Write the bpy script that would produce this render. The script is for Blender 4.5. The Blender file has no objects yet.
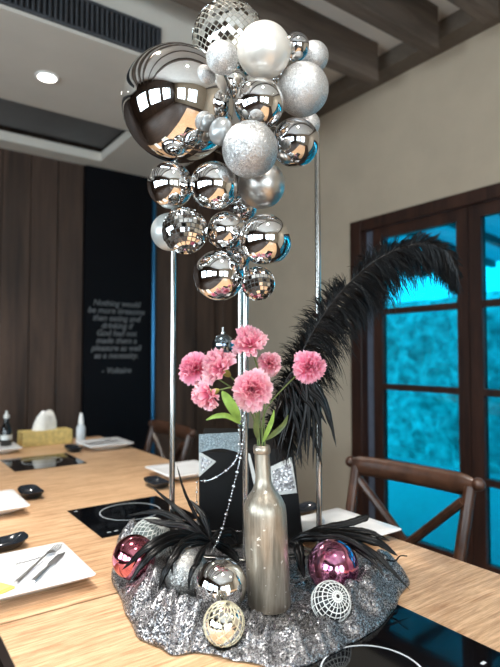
import bpy, math, random
from mathutils import Vector, Matrix, noise
PI = math.pi
V = Vector
scene = bpy.context.scene
COL = scene.collection
rnd = random.Random(7)

# ------------------------------------------------------------------ camera
F = 535.0
YAW = math.radians(35.7)
PITCH = math.atan(21.5 / F)
CAM = V((0, 0, 1.23))
TZ = 0.75                                  # table top height
rgt = V((math.cos(YAW), -math.sin(YAW), 0))
fwh = V((math.sin(YAW), math.cos(YAW), 0))
fwd = (fwh * math.cos(PITCH) + V((0, 0, 1)) * math.sin(PITCH))
upv = rgt.cross(fwd)
cam = bpy.data.cameras.new('camera')
cam.sensor_fit = 'VERTICAL'
cam.sensor_height = 24.0
cam.lens = F / 667.0 * 24.0
cam.clip_start = 0.05
cam.dof.use_dof = True
cam.dof.focus_distance = 1.06
cam.dof.aperture_fstop = cam.lens / 9.0
camo = bpy.data.objects.new('camera', cam)
COL.objects.link(camo)
camo.location = CAM
camo.rotation_euler = (PI / 2 + PITCH, 0, -YAW)
scene.camera = camo


def at(u, v, d):
    """world point seen at measured position (u, v), d metres along the view axis"""
    return CAM + (fwd + rgt * ((u - 250) / F) + upv * ((333.5 - v) / F)) * d


def on(u, v, z):
    w = fwd + rgt * ((u - 250) / F) + upv * ((333.5 - v) / F)
    return CAM + w * ((z - CAM.z) / w.z)


# ------------------------------------------------------------------ materials
def srgb(r, g, b):
    f = lambda c: (c / 255 / 12.92) if c / 255 <= 0.04045 else ((c / 255 + 0.055) / 1.055) ** 2.4
    return (f(r), f(g), f(b), 1)


class N:
    def __init__(s, name):
        s.m = bpy.data.materials.new(name)
        s.m.use_nodes = True
        s.t = s.m.node_tree
        s.p = s.t.nodes['Principled BSDF']
        s.out = s.t.nodes['Material Output']

    def n(s, typ, **kw):
        nd = s.t.nodes.new(typ)
        for k, v in kw.items():
            if hasattr(nd, k):
                setattr(nd, k, v)
        return nd

    def l(s, a, b):
        s.t.links.new(a, b)

    def coord(s, scale=(1, 1, 1), kind='Object', rot=(0, 0, 0)):
        tc = s.n('ShaderNodeTexCoord')
        mp = s.n('ShaderNodeMapping')
        mp.inputs['Scale'].default_value = scale
        mp.inputs['Rotation'].default_value = rot
        s.l(tc.outputs[kind], mp.inputs['Vector'])
        return mp.outputs['Vector']

    def noise(s, vec, scale, detail=4, rough=.6, dist=0.0):
        nz = s.n('ShaderNodeTexNoise')
        nz.inputs['Scale'].default_value = scale
        nz.inputs['Detail'].default_value = detail
        nz.inputs['Roughness'].default_value = rough
        nz.inputs['Distortion'].default_value = dist
        s.l(vec, nz.inputs['Vector'])
        return nz.outputs['Fac']

    def ramp(s, fac, stops):
        r = s.n('ShaderNodeValToRGB')
        e = r.color_ramp.elements
        while len(e) < len(stops):
            e.new(.5)
        for el, (p, c) in zip(e, stops):
            el.position = p
            el.color = c if len(c) == 4 else (*c, 1)
        s.l(fac, r.inputs['Fac'])
        return r.outputs['Color']

    def bump(s, h, strength=.3, dist=.01):
        b = s.n('ShaderNodeBump')
        b.inputs['Strength'].default_value = strength
        b.inputs['Distance'].default_value = dist
        s.l(h, b.inputs['Height'])
        s.l(b.outputs['Normal'], s.p.inputs['Normal'])
        return b

    def set(s, **kw):
        for k, v in kw.items():
            s.p.inputs[k.replace('_', ' ')].default_value = v
        return s


def plain(name, c, rough=.5, metal=0.0, spec=.5, var=.06, scale=30):
    m = N(name)
    m.set(Roughness=rough, Metallic=metal)
    m.p.inputs['Specular IOR Level'].default_value = spec
    f = m.noise(m.coord(), scale)
    d = tuple(max(0, x * (1 - var * 2)) for x in c[:3])
    b = tuple(min(1, x * (1 + var * 2)) for x in c[:3])
    m.l(m.ramp(f, [(.3, d), (.7, b)]), m.p.inputs['Base Color'])
    return m.m


def wood(name, dark, light, scale, rough=.45, stretch=(1, 14, 14), spec=.4, bump=.15):
    m = N(name)
    v = m.coord(stretch)
    f = m.noise(v, scale, 6, .65, .6)
    f2 = m.noise(m.coord(tuple(x * .35 for x in stretch)), scale, 3)
    mx = m.n('ShaderNodeMath', operation='MULTIPLY_ADD')
    m.l(f2, mx.inputs[0])
    mx.inputs[1].default_value = .5
    ad = m.n('ShaderNodeMath', operation='MULTIPLY')
    m.l(f, ad.inputs[0])
    ad.inputs[1].default_value = .55
    m.l(ad.outputs[0], mx.inputs[2])
    mid = tuple((a + b) / 2 for a, b in zip(dark, light))
    m.l(m.ramp(mx.outputs[0], [(.40, dark), (.52, mid), (.62, light)]), m.p.inputs['Base Color'])
    m.set(Roughness=rough)
    m.p.inputs['Specular IOR Level'].default_value = spec
    m.bump(f, bump, .003)
    return m.m


M = {}
M['cream'] = plain('cream_plaster', srgb(188, 171, 149), .85, var=.03, scale=4)
M['ceil'] = plain('ceiling_paint', srgb(236, 230, 222), .85, var=.03, scale=3)
M['soffit'] = plain('soffit_paint', srgb(214, 206, 194), .8, var=.02, scale=3)
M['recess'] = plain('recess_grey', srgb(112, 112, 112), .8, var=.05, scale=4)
M['grille'] = plain('grille_metal', srgb(78, 80, 84), .5, .3)
M['beam'] = wood('beam_wood', srgb(84, 73, 64), srgb(116, 102, 91), 3, .6, (1, 10, 10))
M['crown'] = plain('crown_brown', srgb(104, 93, 82), .7)
M['wallwood'] = wood('wall_panelling', srgb(46, 34, 27), srgb(78, 59, 48), 2.2, .5, (9, 9, .6), .4, .1)
M['floor'] = wood('floor_boards', srgb(42, 32, 26), srgb(66, 50, 40), 3, .5, (8, 1, 8))
M['door'] = wood('window_frame_wood', srgb(38, 22, 17), srgb(66, 40, 30), 4, .4, (8, 8, .8))
M['jamb'] = plain('jamb_grey', srgb(92, 98, 112), .6)
M['table'] = wood('oak_laminate', srgb(172, 128, 90), srgb(228, 190, 150), 15, .38, (1.4, 22, 22), .45, .06)
M['tedge'] = plain('table_edge_dark', srgb(48, 34, 26), .5)
M['black'] = plain('black_lacquer', srgb(20, 20, 22), .35)
M['chair'] = wood('chair_walnut', srgb(44, 27, 19), srgb(80, 52, 37), 6, .3, (3, 3, 3), .5)
M['seatpad'] = plain('seat_leather', srgb(40, 32, 28), .5)


def metal(name, c, rough, bumpscale=0, bs=.1, dist=.002):
    m = N(name)
    m.set(Metallic=1.0, Roughness=rough)
    f = m.noise(m.coord(), 8)
    m.l(m.ramp(f, [(.3, tuple(x * .96 for x in c[:3])), (.7, c)]), m.p.inputs['Base Color'])
    if bumpscale:
        m.bump(m.noise(m.coord(), bumpscale, 3), bs, dist)
    return m.m


M['chrome'] = metal('chrome_balloon', (.83, .82, .81), .035, 9, .05, .01)
M['chrome2'] = metal('chrome_dark', (.62, .62, .63), .05, 9, .06, .01)
M['post'] = metal('polished_steel', (.47, .455, .43), .2)
M['steel'] = metal('cutlery_steel', (.78, .78, .80), .3)
M['satin'] = metal('satin_silver', (.60, .57, .53), .36)
M['mirror'] = metal('mirror_tile', (.88, .87, .85), .02)
M['blueball'] = metal('smoky_blue_ball', (.34, .42, .5), .12)
M['bead'] = metal('silver_bead', (.85, .85, .86), .12)


def pearl(name, c, rough, metal_=.35):
    m = N(name)
    m.set(Metallic=metal_, Roughness=rough)
    m.p.inputs['Coat Weight'].default_value = .3
    m.l(m.ramp(m.noise(m.coord(), 6), [(.3, tuple(x * .97 for x in c[:3])), (.7, c)]), m.p.inputs['Base Color'])
    return m.m


M['pearl'] = pearl('pearl_white', srgb(226, 222, 214), .3)
M['satin2'] = pearl('satin_grey', srgb(168, 168, 166), .34, .5)
M['pearlgrey'] = pearl('pearl_grey', srgb(196, 198, 194), .35)


def glitter(name, lo, hi, scale, rough=.3, metal_=.9, nstr=.6, wm=.35):
    """sequin / glitter: flakes of random tone and random tilt"""
    m = N(name)
    vec = m.coord()
    vo = m.n('ShaderNodeTexVoronoi')
    vo.inputs['Scale'].default_value = scale
    m.l(vec, vo.inputs['Vector'])
    sep = m.n('ShaderNodeSeparateColor')
    m.l(vo.outputs['Color'], sep.inputs[0])
    mid = tuple(a * (1 - wm) + b * wm for a, b in zip(lo, hi))
    m.l(m.ramp(sep.outputs[0], [(.15, lo), (.6, mid), (.95, hi)]), m.p.inputs['Base Color'])
    m.set(Metallic=metal_, Roughness=rough)
    geo = m.n('ShaderNodeNewGeometry')
    sub = m.n('ShaderNodeVectorMath', operation='SUBTRACT')
    m.l(vo.outputs['Color'], sub.inputs[0])
    sub.inputs[1].default_value = (.5, .5, .5)
    sc = m.n('ShaderNodeVectorMath', operation='SCALE')
    m.l(sub.outputs[0], sc.inputs[0])
    sc.inputs['Scale'].default_value = nstr
    ad = m.n('ShaderNodeVectorMath', operation='ADD')
    m.l(sc.outputs[0], ad.inputs[0])
    m.l(geo.outputs['Normal'], ad.inputs[1])
    nm = m.n('ShaderNodeVectorMath', operation='NORMALIZE')
    m.l(ad.outputs[0], nm.inputs[0])
    m.l(nm.outputs[0], m.p.inputs['Normal'])
    return m.m


M['glit_w'] = glitter('glitter_pale_silver', (.42, .41, .40), (.95, .94, .92), 900, .35, .6, .7)
M['glit_s'] = glitter('glitter_silver', (.32, .31, .30), (.9, .89, .87), 900, .35, .7, .8)
M['glit_g'] = glitter('glitter_grey', (.22, .22, .21), (.7, .7, .68), 700, .35, .7, .8)
M['sequin'] = glitter('sequin_cloth', (.025, .025, .03), (.97, .97, 1), 560, .3, .8, 1.0, .2)
M['sparkle'] = glitter('sparkle_panel', (.25, .25, .26), (.95, .95, .95), 260, .35, .5, .7)
M['sagepanel'] = glitter('slate_glitter_lid', (.16, .21, .23), (.38, .46, .49), 500, .4, .4, .5)
M['boxblack'] = plain('box_black_card', srgb(9, 9, 10), .4, spec=.25)
M['groutw'] = plain('pale_grout', srgb(176, 172, 160), .55)
M['groutd'] = plain('dark_grout', srgb(70, 68, 64), .5)
M['netgrey'] = plain('silver_lattice', srgb(206, 208, 204), .4, .3)
M['netgold'] = plain('champagne_lattice', srgb(214, 206, 178), .35, .5)
M['netwhite'] = plain('white_lattice', srgb(232, 232, 228), .5)
M['netcore'] = plain('net_core_dark', srgb(40, 40, 42), .3, .5)
M['netcoreg'] = plain('net_core_sage', srgb(96, 106, 102), .35, .3)


def pinkball(name, a, b):
    m = N(name)
    v = m.coord()
    nz = m.noise(v, 14, 3, .5, 2.5)
    m.l(m.ramp(nz, [(.35, a), (.55, b), (.75, tuple(min(1, x * 1.3) for x in b[:3]))]), m.p.inputs['Base Color'])
    m.set(Metallic=1.0, Roughness=.1)
    m.bump(nz, .25, .004)
    return m.m


M['pink'] = pinkball('rose_metallic', srgb(196, 104, 156), srgb(236, 160, 196))
M['burg'] = pinkball('plum_metallic', srgb(172, 88, 104), srgb(222, 136, 154))

m = N('painted_glass_silver')
v = m.coord((1.5, 1.5, .14))
nz = m.noise(v, 60, 5, .7)
sp = m.noise(m.coord(), 90, 2, .5)
mx = m.n('ShaderNodeMath', operation='MULTIPLY_ADD')
m.l(nz, mx.inputs[0]); mx.inputs[1].default_value = .8
st = m.n('ShaderNodeMath', operation='GREATER_THAN')
m.l(sp, st.inputs[0]); st.inputs[1].default_value = .69
sm = m.n('ShaderNodeMath', operation='MULTIPLY')
m.l(st.outputs[0], sm.inputs[0]); sm.inputs[1].default_value = .35
m.l(sm.outputs[0], mx.inputs[2])
m.l(m.ramp(mx.outputs[0], [(.25, srgb(132, 122, 108)), (.5, srgb(184, 174, 158)), (.72, srgb(240, 236, 228))]), m.p.inputs['Base Color'])
m.set(Metallic=.65, Roughness=.34)
m.bump(nz, .3, .001)
M['bottle'] = m.m

m = N('carnation_petal')
ca = m.n('ShaderNodeVertexColor')
ca.layer_name = 'col'
m.l(ca.outputs['Color'], m.p.inputs['Base Color'])
m.set(Roughness=.6)
m.p.inputs['Subsurface Weight'].default_value = .0
m.p.inputs['Specular IOR Level'].default_value = .2
tr = m.n('ShaderNodeBsdfTranslucent')
m.l(ca.outputs['Color'], tr.inputs['Color'])
ms = m.n('ShaderNodeMixShader')
ms.inputs[0].default_value = .3
m.l(m.p.outputs[0], ms.inputs[1]); m.l(tr.outputs[0], ms.inputs[2])
m.l(ms.outputs[0], m.out.inputs[0])
M['petal'] = m.m
M['calyx'] = plain('calyx_green', srgb(146, 140, 66), .5)
M['stem'] = plain('stem_green', srgb(98, 116, 62), .5)
M['leaf'] = plain('leaf_green', srgb(132, 164, 74), .45, var=.12, scale=60)
M['leafd'] = plain('leaf_dark', srgb(84, 96, 52), .45, var=.12, scale=60)
M['feather'] = plain('black_feather', srgb(5, 5, 6), .3, spec=.22, var=.02)
M['quill'] = plain('black_quill', srgb(26, 24, 24), .3)
M['plate'] = plain('white_porcelain', srgb(240, 241, 242), .16, var=.01)
M['dish'] = plain('black_glazed_ceramic', srgb(32, 36, 42), .15)
M['glassblk'] = plain('black_glass', srgb(8, 9, 12), .05, spec=.6)
M['mark'] = plain('white_print', srgb(200, 205, 210), .4)
M['ink'] = plain('grey_ink', srgb(90, 90, 92), .5)
M['yellow'] = plain('yellow_paper', srgb(236, 216, 120), .7)
M['tissuebox'] = plain('tissue_box_card', srgb(204, 180, 112), .7, var=.12, scale=50)
M['tissue'] = plain('tissue_white', srgb(240, 238, 232), .9)
M['plastic'] = plain('clear_white_plastic', srgb(200, 206, 210), .3)
M['white'] = plain('white_plastic', srgb(238, 238, 236), .4)
M['soyglass'] = plain('soy_dark_glass', srgb(14, 12, 12), .12)
M['panel'] = plain('ink_blue_panel', srgb(7, 8, 13), .5, spec=.12, var=.1, scale=3)
M['chalk'] = plain('chalk_grey', srgb(100, 102, 104), .8)
M['bluereflect'] = metal('edge_window_reflection', (.04, .16, .30), .3)  # blue window reflection on the panel edge, put into the metal's base colour
M['hedge'] = plain('hedge_leaves', srgb(186, 208, 202), .7, var=.3, scale=9)
m = N('translucent_roof_sheet')
m.set(Roughness=.6)
m.p.inputs['Base Color'].default_value = srgb(214, 220, 224)
tr = m.n('ShaderNodeBsdfTranslucent'); tr.inputs['Color'].default_value = (.55, .6, .65, 1)
ms = m.n('ShaderNodeMixShader'); ms.inputs[0].default_value = .6
m.l(m.p.outputs[0], ms.inputs[1]); m.l(tr.outputs[0], ms.inputs[2]); m.l(ms.outputs[0], m.out.inputs[0])
M['patio'] = m.m
M['patiofl'] = plain('patio_floor', srgb(226, 228, 228), .8)

m = N('tinted_blue_glass')
tb = m.n('ShaderNodeBsdfTransparent')
tb.inputs['Color'].default_value = (.045, .58, .70, 1)
gl = m.n('ShaderNodeBsdfGlossy')
gl.inputs['Roughness'].default_value = .02
ms = m.n('ShaderNodeMixShader')
ms.inputs[0].default_value = .04
m.l(tb.outputs[0], ms.inputs[1]); m.l(gl.outputs[0], ms.inputs[2])
m.l(ms.outputs[0], m.out.inputs[0])
M['glass'] = m.m
m = N('clear_pane')
tb = m.n('ShaderNodeBsdfTransparent')
tb.inputs['Color'].default_value = (.9, .95, .97, 1)
gl = m.n('ShaderNodeBsdfGlossy')
gl.inputs['Roughness'].default_value = .02
ms = m.n('ShaderNodeMixShader')
ms.inputs[0].default_value = .05
m.l(tb.outputs[0], ms.inputs[1]); m.l(gl.outputs[0], ms.inputs[2])
m.l(ms.outputs[0], m.out.inputs[0])
M['clear'] = m.m
m = N('lamp_glow')
em = m.n('ShaderNodeEmission')
em.inputs['Color'].default_value = (1, .96, .9, 1)
em.inputs['Strength'].default_value = 14
m.l(em.outputs[0], m.out.inputs[0])
M['glow'] = m.m


# ------------------------------------------------------------------ geometry helpers
class G:
    def __init__(s):
        s.v, s.f, s.c = [], [], []

    def add(s, vs, fs):
        b = len(s.v)
        s.v += [V(x) for x in vs]
        s.f += [tuple(b + i for i in f) for f in fs]
        return b

    def box(s, lo, hi, mat=None):
        x0, y0, z0 = lo; x1, y1, z1 = hi
        vs = [V(p) for p in ((x0, y0, z0), (x1, y0, z0), (x1, y1, z0), (x0, y1, z0), (x0, y0, z1), (x1, y0, z1), (x1, y1, z1), (x0, y1, z1))]
        if mat is not None:
            vs = [mat @ p for p in vs]
        s.add(vs, [(0, 3, 2, 1), (4, 5, 6, 7), (0, 1, 5, 4), (1, 2, 6, 5), (2, 3, 7, 6), (3, 0, 4, 7)])

    def prism(s, poly, z0, z1):
        """poly: list of xy (ccw) or xyz pairs bottom/top"""
        n = len(poly)
        vs = [(x, y, z0) for x, y in poly] + [(x, y, z1) for x, y in poly]
        fs = [tuple(range(n - 1, -1, -1)), tuple(range(n, 2 * n))] + [(i, (i + 1) % n, n + (i + 1) % n, n + i) for i in range(n)]
        s.add(vs, fs)

    def tube(s, pts, r, n=8, caps=True, flat=1.0, ref=None):
        pts = [V(p) for p in pts]
        k = len(pts)
        rs = r if isinstance(r, (list, tuple)) else [r] * k
        vs, fs = [], []
        prev = None
        for i, p in enumerate(pts):
            t = (pts[min(i + 1, k - 1)] - pts[max(i - 1, 0)])
            if t.length < 1e-9:
                t = V((0, 0, 1))
            t.normalize()
            if prev is None:
                a = V(ref) if ref else (V((0, 0, 1)) if abs(t.z) < .9 else V((1, 0, 0)))
            else:
                a = prev
            a = (a - t * a.dot(t))
            if a.length < 1e-6:
                a = t.orthogonal()
            a.normalize()
            prev = a
            b = t.cross(a)
            for j in range(n):
                w = 2 * PI * j / n
                vs.append(p + (a * math.cos(w) * flat + b * math.sin(w)) * rs[i])
        for i in range(k - 1):
            for j in range(n):
                fs.append((i * n + j, i * n + (j + 1) % n, (i + 1) * n + (j + 1) % n, (i + 1) * n + j))
        if caps:
            fs.append(tuple(range(n - 1, -1, -1)))
            fs.append(tuple((k - 1) * n + j for j in range(n)))
        s.add(vs, fs)

    def lathe(s, prof, org=(0, 0, 0), axis=(0, 0, 1), n=32, close=False):
        org = V(org); ax = V(axis).normalized()
        a = ax.orthogonal().normalized(); b = ax.cross(a)
        vs, fs = [], []
        idx = []
        for r, h in prof:
            if r < 1e-7:
                idx.append([len(vs)] * n)
                vs.append(org + ax * h)
            else:
                st = len(vs)
                for j in range(n):
                    w = 2 * PI * j / n
                    vs.append(org + ax * h + (a * math.cos(w) + b * math.sin(w)) * r)
                idx.append([st + j for j in range(n)])
        rng = range(len(prof)) if close else range(len(prof) - 1)
        for i in rng:
            A, B = idx[i], idx[(i + 1) % len(prof)]
            for j in range(n):
                q = [A[j], A[(j + 1) % n], B[(j + 1) % n], B[j]]
                o = []
                for x in q:
                    if x not in o:
                        o.append(x)
                if len(o) > 2:
                    fs.append(tuple(o))
        s.add(vs, fs)

    def sphere(s, c, r, n=24, rows=12, axis=(0, 0, 1)):
        s.lathe([(r * math.sin(PI * i / rows), -r * math.cos(PI * i / rows)) for i in range(rows + 1)], c, axis, n)

    def build(s, name, mat, parent=None, org=None, smooth=True, angle=None, cols=None, bevel=0):
        o0 = V(org) if org is not None else (V(ORG.get(root_of(parent).name, (0, 0, 0))) if parent is not None else V((0, 0, 0)))
        me = bpy.data.meshes.new(name)
        me.from_pydata([p - o0 for p in s.v], [], s.f)
        me.update()
        if mat is not None:
            me.materials.append(mat)
        if smooth:
            me.polygons.foreach_set('use_smooth', [True] * len(me.polygons))
            try:
                me.set_sharp_from_angle(angle=math.radians(angle or 38))
            except Exception:
                pass
        if cols:
            at_ = me.color_attributes.new('col', 'FLOAT_COLOR', 'POINT')
            for i, c in enumerate(cols):
                at_.data[i].color = c
        o = bpy.data.objects.new(name, me)
        COL.objects.link(o)
        if parent is not None:
            o.parent = parent
        elif org is not None:
            o.location = o0
            ORG[o.name] = tuple(o0)
        if bevel:
            md = o.modifiers.new('bevel', 'BEVEL')
            md.width = bevel; md.segments = 2; md.limit_method = 'ANGLE'
            md.harden_normals = False
        return o


ORG = {}


def root_of(o):
    while o is not None and o.parent is not None:
        o = o.parent
    return o


def tag(o, label, cat, group=None, kind=None):
    if label: o['label'] = label
    if cat: o['category'] = cat
    if group: o['group'] = group
    if kind: o['kind'] = kind
    return o


def empty(name, loc, label=None, cat=None, group=None):
    o = bpy.data.objects.new(name, None)
    o.empty_display_size = .05
    COL.objects.link(o)
    o.location = loc
    ORG[o.name] = tuple(loc)
    if label:
        tag(o, label, cat, group)
    return o


def copy_tree(o, parent=None):
    c = o.copy()
    COL.objects.link(c)
    c.parent = parent
    for ch in list(o.children):
        copy_tree(ch, c)
    return c


def struct(o, label=None):
    o['kind'] = 'structure'
    if label: o['label'] = label
    return o


def bez(ctrl, n):
    """Catmull-Rom through points"""
    P = [V(p) for p in ctrl]
    P = [P[0] * 2 - P[1]] + P + [P[-1] * 2 - P[-2]]
    out = []
    segs = len(P) - 3
    for i in range(n + 1):
        x = min(i / n * segs, segs - 1e-9)
        k = int(x); t = x - k
        a, b, c, d = P[k:k + 4]
        out.append(.5 * ((2 * b) + (c - a) * t + (2 * a - 5 * b + 4 * c - d) * t * t + (3 * b - a - 3 * c + d) * t ** 3))
    return out


# ------------------------------------------------------------------ room
WX, BY, LX, FY = 2.6, 3.77, -2.4, -3.2       # right wall, back wall, left wall, wall behind
C0 = 1.23
ZC = C0 + 1.8                               # upper ceiling
ZS = C0 + 1.36                              # low soffit

g = G(); g.box((LX - .2, FY - .2, -.1), (WX + .2, BY + .2, 0)); struct(g.build('floor', M['floor'], smooth=False))
g = G(); g.box((LX - .2, FY - .2, ZC), (WX + .2, BY + .2, ZC + .1)); struct(g.build('ceiling', M['ceil'], smooth=False))

# back wall: boards with real grooves
g = G()
g.box((LX, BY + .02, 0), (WX, BY + .15, ZC))
xs = 1.244
while xs > LX:
    g.box((xs - .176, BY, 0), (xs - .006, BY + .03, ZC)); xs -= .18
xs = 1.81
while xs < WX - .02:
    g.box((xs + .006, BY, 0), (min(xs + .176, WX - .003), BY + .03, ZC)); xs += .18
struct(g.build('wall_back', M['wallwood'], smooth=False), 'dark brown vertical board wall behind the table')

# right wall with the glazed door opening
OY0, OY1, OZ = -.47, 2.468, C0 + .875
g = G()
g.box((WX, OY1, 0), (WX + .14, BY + .02, ZC))
g.box((WX, FY, 0), (WX + .14, OY0, ZC))
g.box((WX, OY0, OZ), (WX + .14, OY1, ZC))
struct(g.build('wall_right', M['cream'], smooth=False), 'plain cream plaster wall above and beside the glazed doors')
# wall behind the camera and left wall with windows
wx = [(-1.9, -.6), (-.2, 1.1)]
fz0, fz1 = .6, 2.3
g = G()
g.box((LX, FY - .14, 0), (WX, FY, fz0)); g.box((LX, FY - .14, fz1), (WX, FY, ZC))
e_ = [LX] + [e for q in wx for e in q] + [WX]
for i in range(0, len(e_), 2):
    g.box((e_[i], FY - .14, fz0), (e_[i + 1], FY, fz1))
struct(g.build('wall_front', M['cream'], smooth=False))
for k, (a, b) in enumerate(wx):
    w = struct(empty('window_%d' % (k + 5), ((a + b) / 2, FY, fz0)))
    g = G()
    for t in range(4):
        x = a + .03 + (b - a - .06) * t / 3
        g.box((x - .028, FY - .1, fz0 + .001), (x + .028, FY - .04, fz1 - .001))
    for t in range(5):
        z = fz0 + .03 + (fz1 - fz0 - .06) * t / 4
        g.box((a + .002, FY - .099, z - .026), (b - .002, FY - .041, z + .026))
    g.build('window_frame', M['door'], w, smooth=False)
    g = G(); g.box((a + .005, FY - .074, fz0 + .004), (b - .005, FY - .068, fz1 - .004)); g.build('window_pane', M['clear'], w, smooth=False)
    L = bpy.data.lights.new('window_daylight', 'AREA')
    L.shape = 'RECTANGLE'; L.size = b - a; L.size_y = fz1 - fz0
    L.energy = 52; L.color = (.95, .97, 1)
    o = bpy.data.objects.new('window_daylight', L); COL.objects.link(o)
    o.location = ((a + b) / 2, FY - .16, (fz0 + fz1) / 2)
    o.rotation_euler = (PI / 2, 0, 0)
g = G()
wy = [(-2.2, -.9), (-.6, .7), (1.0, 2.3)]
zb, zt_ = .8, 2.15
g.box((LX - .14, FY, 0), (LX, BY, zb)); g.box((LX - .14, FY, zt_), (LX, BY, ZC))
edges = [FY] + [e for a in wy for e in a] + [BY]
for i in range(0, len(edges), 2):
    g.box((LX - .14, edges[i], zb), (LX, edges[i + 1], zt_))
struct(g.build('wall_left', M['wallwood'], smooth=False))
for k, (a, b) in enumerate(wy):
    w = struct(empty('window_%d' % (k + 2), (LX, (a + b) / 2, zb)))
    g = G()
    for y in (a + .03, a + .03 + (b - a - .06) / 3, a + .03 + (b - a - .06) * 2 / 3, b - .03):
        g.box((LX - .1, y - .022, zb + .001), (LX - .04, y + .022, zt_ - .001))
    for z in (zb + .03, zb + .45, zb + .9, zt_ - .03):
        g.box((LX - .099, a + .002, z - .028), (LX - .041, b - .002, z + .028))
    g.build('window_frame', M['door'], w, smooth=False)
    g = G(); g.box((LX - .074, a + .005, zb + .004), (LX - .068, b - .005, zt_ - .004)); g.build('window_pane', M['clear'], w, smooth=False)

# lowered soffit at the back (with recess) ending at SX
SX, SY = 1.84, 2.23
g = G()
rx, ry0, ry1 = 1.31, 3.03, 3.62
g.box((LX, SY, ZS), (SX, ry0, ZS + .06)); g.box((LX, ry1, ZS), (SX, BY, ZS + .06)); g.box((rx, ry0, ZS), (SX, ry1, ZS + .06))
g.box((LX, SY, ZS + .06), (SX, SY + .06, ZC))
g.box((SX - .06, SY + .06, ZS + .06), (SX, BY, ZC))
struct(g.build('ceiling_soffit', M['soffit'], smooth=False), 'lowered cream ceiling section over the far end of the table')
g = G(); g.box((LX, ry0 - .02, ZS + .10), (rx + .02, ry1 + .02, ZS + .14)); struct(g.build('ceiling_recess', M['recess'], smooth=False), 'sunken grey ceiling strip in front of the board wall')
# slotted air grille on the soffit's face
gr = empty('air_grille', (.2, SY - .001, ZS + .03), 'long dark slotted air grille on the soffit face', 'air grille')
g = G(); g.box((-1.6, SY - .004, ZS + .025), (1.075, SY - .001, ZS + .155)); g.build('backing', M['black'], gr, smooth=False)
g = G()
for z in (ZS + .02, ZS + .155):
    g.box((-1.61, SY - .016, z - .006), (1.085, SY - .004, z + .006))
g.box((1.075, SY - .016, ZS + .026), (1.085, SY - .004, ZS + .149))
g.build('frame', M['grille'], gr, smooth=False)
g = G()
x = -1.6
while x < 1.07:
    g.box((x, SY - .014, ZS + .027), (x + .009, SY - .0045, ZS + .148)); x += .022
g.build('slats', M['grille'], gr, smooth=False)
# beams and crown





def beam(n, y0, y1):
    g = G(); g.box((LX, y0, C0 + 1.576), (2.36, y1, ZC - .001))
    return struct(g.build('trim_%d' % n, M['beam'], smooth=False), None)


# beam positions from the ends seen at the right
def yatx(u, x):
    t = (u - 250) / F
    return x * (math.cos(YAW) - t * math.sin(YAW)) / (math.sin(YAW) + t * math.cos(YAW))


y1 = yatx(381, 2.36)
y2 = yatx(443, 2.36)
step = y1 - y2
beam(1, y1, y1 + .07)
beam(2, y2, y2 + .07)
beam(3, y2 - step * .8, y2 - step * .8 + .07)
beam(4, y2 - step * 2, y2 - step * 2 + .07)
beam(5, y2 - step * 3.2, y2 - step * 3.2 + .07)
g = G(); g.box((2.47, FY, C0 + 1.70), (WX, BY, ZC - .001)); struct(g.build('trim_6', M['crown'], smooth=False), 'brown crown band along the top of the cream wall')

# glazed doors in the right wall
D = struct(empty('window_1', (WX, 1.0, 0)))
D['label'] = 'dark brown glazed doors with blue tinted panes'
g = G()
g.box((WX - .015, OY1 - .096, 0), (WX + .12, OY1 - .001, OZ - .001))
g.box((WX - .015, OY0 + .001, 0), (WX + .12, OY0 + .096, OZ - .001))
g.box((WX - .0149, OY0 + .096, OZ - .075), (WX + .12, OY1 - .096, OZ - .0011))
g.build('frame', M['door'], D, smooth=False, bevel=.004)
g = G(); g.box((WX + .045, 2.305, 0), (WX + .1, 2.3719, OZ - .0751)); g.build('jamb', M['jamb'], D, smooth=False)
for k in range(4):
    a1 = 2.305 - .67 * k; a0 = a1 - .67
    g = G()
    x0, x1 = WX + .02, WX + .065
    g.box((x0, a0 + .003, .01), (x1, a0 + .072, OZ - .076))
    g.box((x0, a1 - .073, .01), (x1, a1 - .003, OZ - .076))
    for z, h in ((OZ - .11, .066), (C0 + .27, .036), (C0 - .196, .036), (C0 - .66, .036), (.08, .14)):
        g.box((x0 + .001, a0 + .072, z - h / 2), (x1 - .001, a1 - .073, z + h / 2))
    sash = g.build('sash', M['door'], D, smooth=False)
    g = G(); g.box((x0 + .02, a0 + .07, .1), (x0 + .026, a1 - .07, OZ - .1)); g.build('pane', M['glass'], sash, smooth=False)

# outside: patio floor, hedge, lean-to roof
g = G(); g.box((WX + .2, -4.2, -.12), (7.5, 8, -.02)); struct(g.build('patio_ground', M['patiofl'], smooth=False))
g = G()
ny, nz_ = 110, 26
for i in range(ny + 1):
    for j in range(nz_ + 1):
        y = -4 + 12 * i / ny; z = -.02 + 1.92 * j / nz_
        w = noise.fractal(V((y * 4.0, z * 4.0, 3.1)), 1.0, 2.0, 4)
        g.v.append(V((5.35 + .16 * w + (.25 * max(0, j / nz_ - .85) / .15) ** 1 * .6, y, z + .05 * w * (j / nz_))))
for i in range(ny):
    for j in range(nz_):
        a = i * (nz_ + 1) + j
        g.f.append((a, a + 1, a + nz_ + 2, a + nz_ + 1))
b0 = len(g.v)
for i in range(ny + 1):
    y = -4 + 12 * i / ny
    g.v.append(V((6.1, y, 1.88))); g.v.append(V((6.1, y, -.02)))
for i in range(ny):
    a = i * (nz_ + 1) + nz_; c = a + nz_ + 1
    g.f.append((a, b0 + 2 * i, b0 + 2 * i + 2, c)); g.f.append((b0 + 2 * i, b0 + 2 * i + 1, b0 + 2 * i + 3, b0 + 2 * i + 2))
tag(g.build('hedge', M['hedge'], org=(5.5, 2, 0)), 'clipped leafy hedge outside beyond the tinted glazed doors', 'hedge')
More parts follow.
